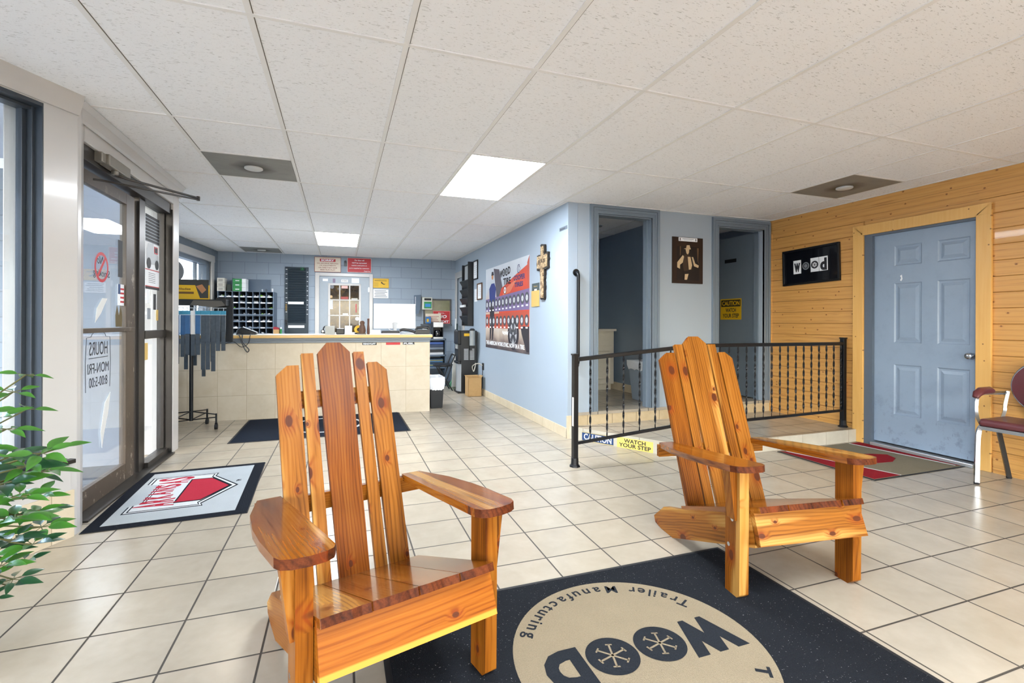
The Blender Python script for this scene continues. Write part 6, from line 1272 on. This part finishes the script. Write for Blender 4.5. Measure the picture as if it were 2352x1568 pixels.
# ================================================================ PLANT
pp = T('potted_plant', 'leafy green umbrella plant at the left edge beside the window', 'plant', (-1.32, 2.05, 0))
q = MB(); q.lathe([(.0, 0), (.10, 0), (.13, .22), (.14, .24), (.125, .24), (.115, .21), (0, .21)], c=(-1.32, 2.05, 0)); q.build('pot', shade('6a4a38', .6), pp, smooth=True)
lf = MB(); sm = MB(); random.seed(11)
def leaf(mb, base, dirv, up_, L2, w_, m):
    d_ = Vector(dirv).normalized(); s_ = d_.cross(Vector(up_)).normalized(); u_ = s_.cross(d_); vs = []; N_ = 7
    for i in range(N_+1):
        t_ = i/N_; ww = w_*math.sin(math.pi*min(1, t_**.8*.98+.02))*(1-.25*t_); c = Vector(base)+d_*L2*t_+u_*(-.16*L2*t_*t_)
        vs += [c+s_*ww+u_*ww*.35, c, c-s_*ww+u_*ww*.35]
    fs = []
    for i in range(N_): a = i*3; fs += [(a, a+1, a+4, a+3), (a+1, a+2, a+5, a+4)]
    mb.add(vs, fs, m)
def whorl(c, L2, n_=7, tilt=.2, m=0):
    ph = random.uniform(0, 6)
    for i in range(n_):
        a = ph+2*math.pi*i/n_; dv = Vector((math.cos(a), math.sin(a), tilt+random.uniform(-.45, .15))); l_ = L2*random.uniform(.75, 1.1)
        st_ = Vector(c)+dv.normalized()*.025; sm.tube([c, st_], .0016, 4); leaf(lf, st_, dv, (.25+random.uniform(-.3, .3), -.45+random.uniform(-.3, .3), .8), l_*1.15, l_*.24, random.choice((0, 0, 1)) if m is None else m)
def at(px, py, D):   # point seen at photo pixel (px,py) at depth D, for placing twigs
    return Vector((0, 0, H))+D*(fw+rt*(px-1176)/1109.8+up*(739.5-py)/1109.8)
root = Vector((-1.32, 2.05, .21))
tips = [((30, 900), 1.85, .07, 5, 0), ((60, 940), 1.95, .075, 4, 0), ((-10, 960), 1.8, .07, 6, 0), ((95, 1040), 1.75, .085, 7, 0), ((20, 1050), 1.7, .085, 8, 1), ((80, 1090), 1.9, .08, 8, 0), ((-20, 1120), 1.75, .09, 8, 1), ((45, 1140), 1.65, .08, 8, 0), ((110, 1080), 1.85, .07, 5, 0), ((70, 1180), 1.8, .075, 8, 0), ((0, 1200), 1.7, .08, 8, 0), ((95, 1210), 1.9, .08, 8, 1), ((30, 1240), 1.75, .08, 8, 1), ((-15, 1270), 1.8, .08, 7, 1), ((30, 1330), 1.85, .07, 6, 1), ((-25, 1375), 1.8, .05, 6, 1), ((-40, 1030), 1.9, .09, 8, 0), ((-60, 1150), 1.8, .09, 8, 0), ((-50, 1250), 1.9, .09, 8, 1), ((130, 1030), 1.8, .07, 3, 0), ((60, 860), 1.9, .06, 4, 0), ((15, 985), 1.8, .07, 6, 0), ((60, 1070), 1.72, .085, 8, 0), ((10, 1110), 1.68, .085, 8, 0), ((90, 1140), 1.8, .075, 8, 0), ((35, 1190), 1.72, .08, 8, 0), ((75, 1250), 1.8, .075, 8, 1), ((0, 1300), 1.75, .075, 8, 1), ((55, 1290), 1.85, .06, 7, 1), ((-20, 1070), 1.85, .09, 8, 1), ((110, 1170), 1.95, .06, 6, 1), ((20, 1345), 1.9, .05, 5, 1)]
for (px, py), D_, L2, n_, m_ in tips:
    c = at(px, py, D_); mid = root.lerp(c, .55)+Vector((-.05, 0, .12)); sm.tube(smooth_path([root, mid, c], 6), .003, 5); whorl(c, L2, n_, .25, None if random.random() < .3 else m_)
lf.build('foliage', [MT['leaf'], MT['leafd']], pp, smooth=True); sm.build('stems', MT['stem'], pp)

# ================================================================ OUTDOORS
q = MB(); q.box((-60, -60, -.12), (60, 60, -.06)); ST(q.build('ground', MT['concrete']), 'pale concrete pavement outside the shop', 'ground')
q = MB(); q.box((-14.3, -12, -.06), (-14.0, 30, 4.2)); q.box((-14.0, -12, 0), (-13.95, 30, .6)); ST(q.build('wall_outside', MT['facade']), 'pale building across the parking area', 'building')
q = MB(); q.box((-4.6, 1.8, 2.62), (-1.75, 9.0, 2.78)); q.box((-4.75, 1.8, 2.45), (-4.6, 9.0, 2.82)); ST(q.build('canopy', MT['soffit']), 'pale canopy added to shade the pavement outside the entrance', 'canopy')  # added canopy, sized to keep the pavement in shade
q = MB(); q.box((-6.9, 5.2, .08), (-5.6, 8.6, .62)); q.box((-6.9, 5.2, .62), (-6.2, 8.6, .95)); ST(q.build('planter_wall', shade('6c737c', .9)), 'grey stepped block wall outside the entrance', 'low wall')
q = MB(); q.box((-7.6, 1.0, -.06), (-5.0, 9.0, .08)); ST(q.build('kerb', shade('5f6166')), 'raised concrete kerb outside the entrance', 'kerb')
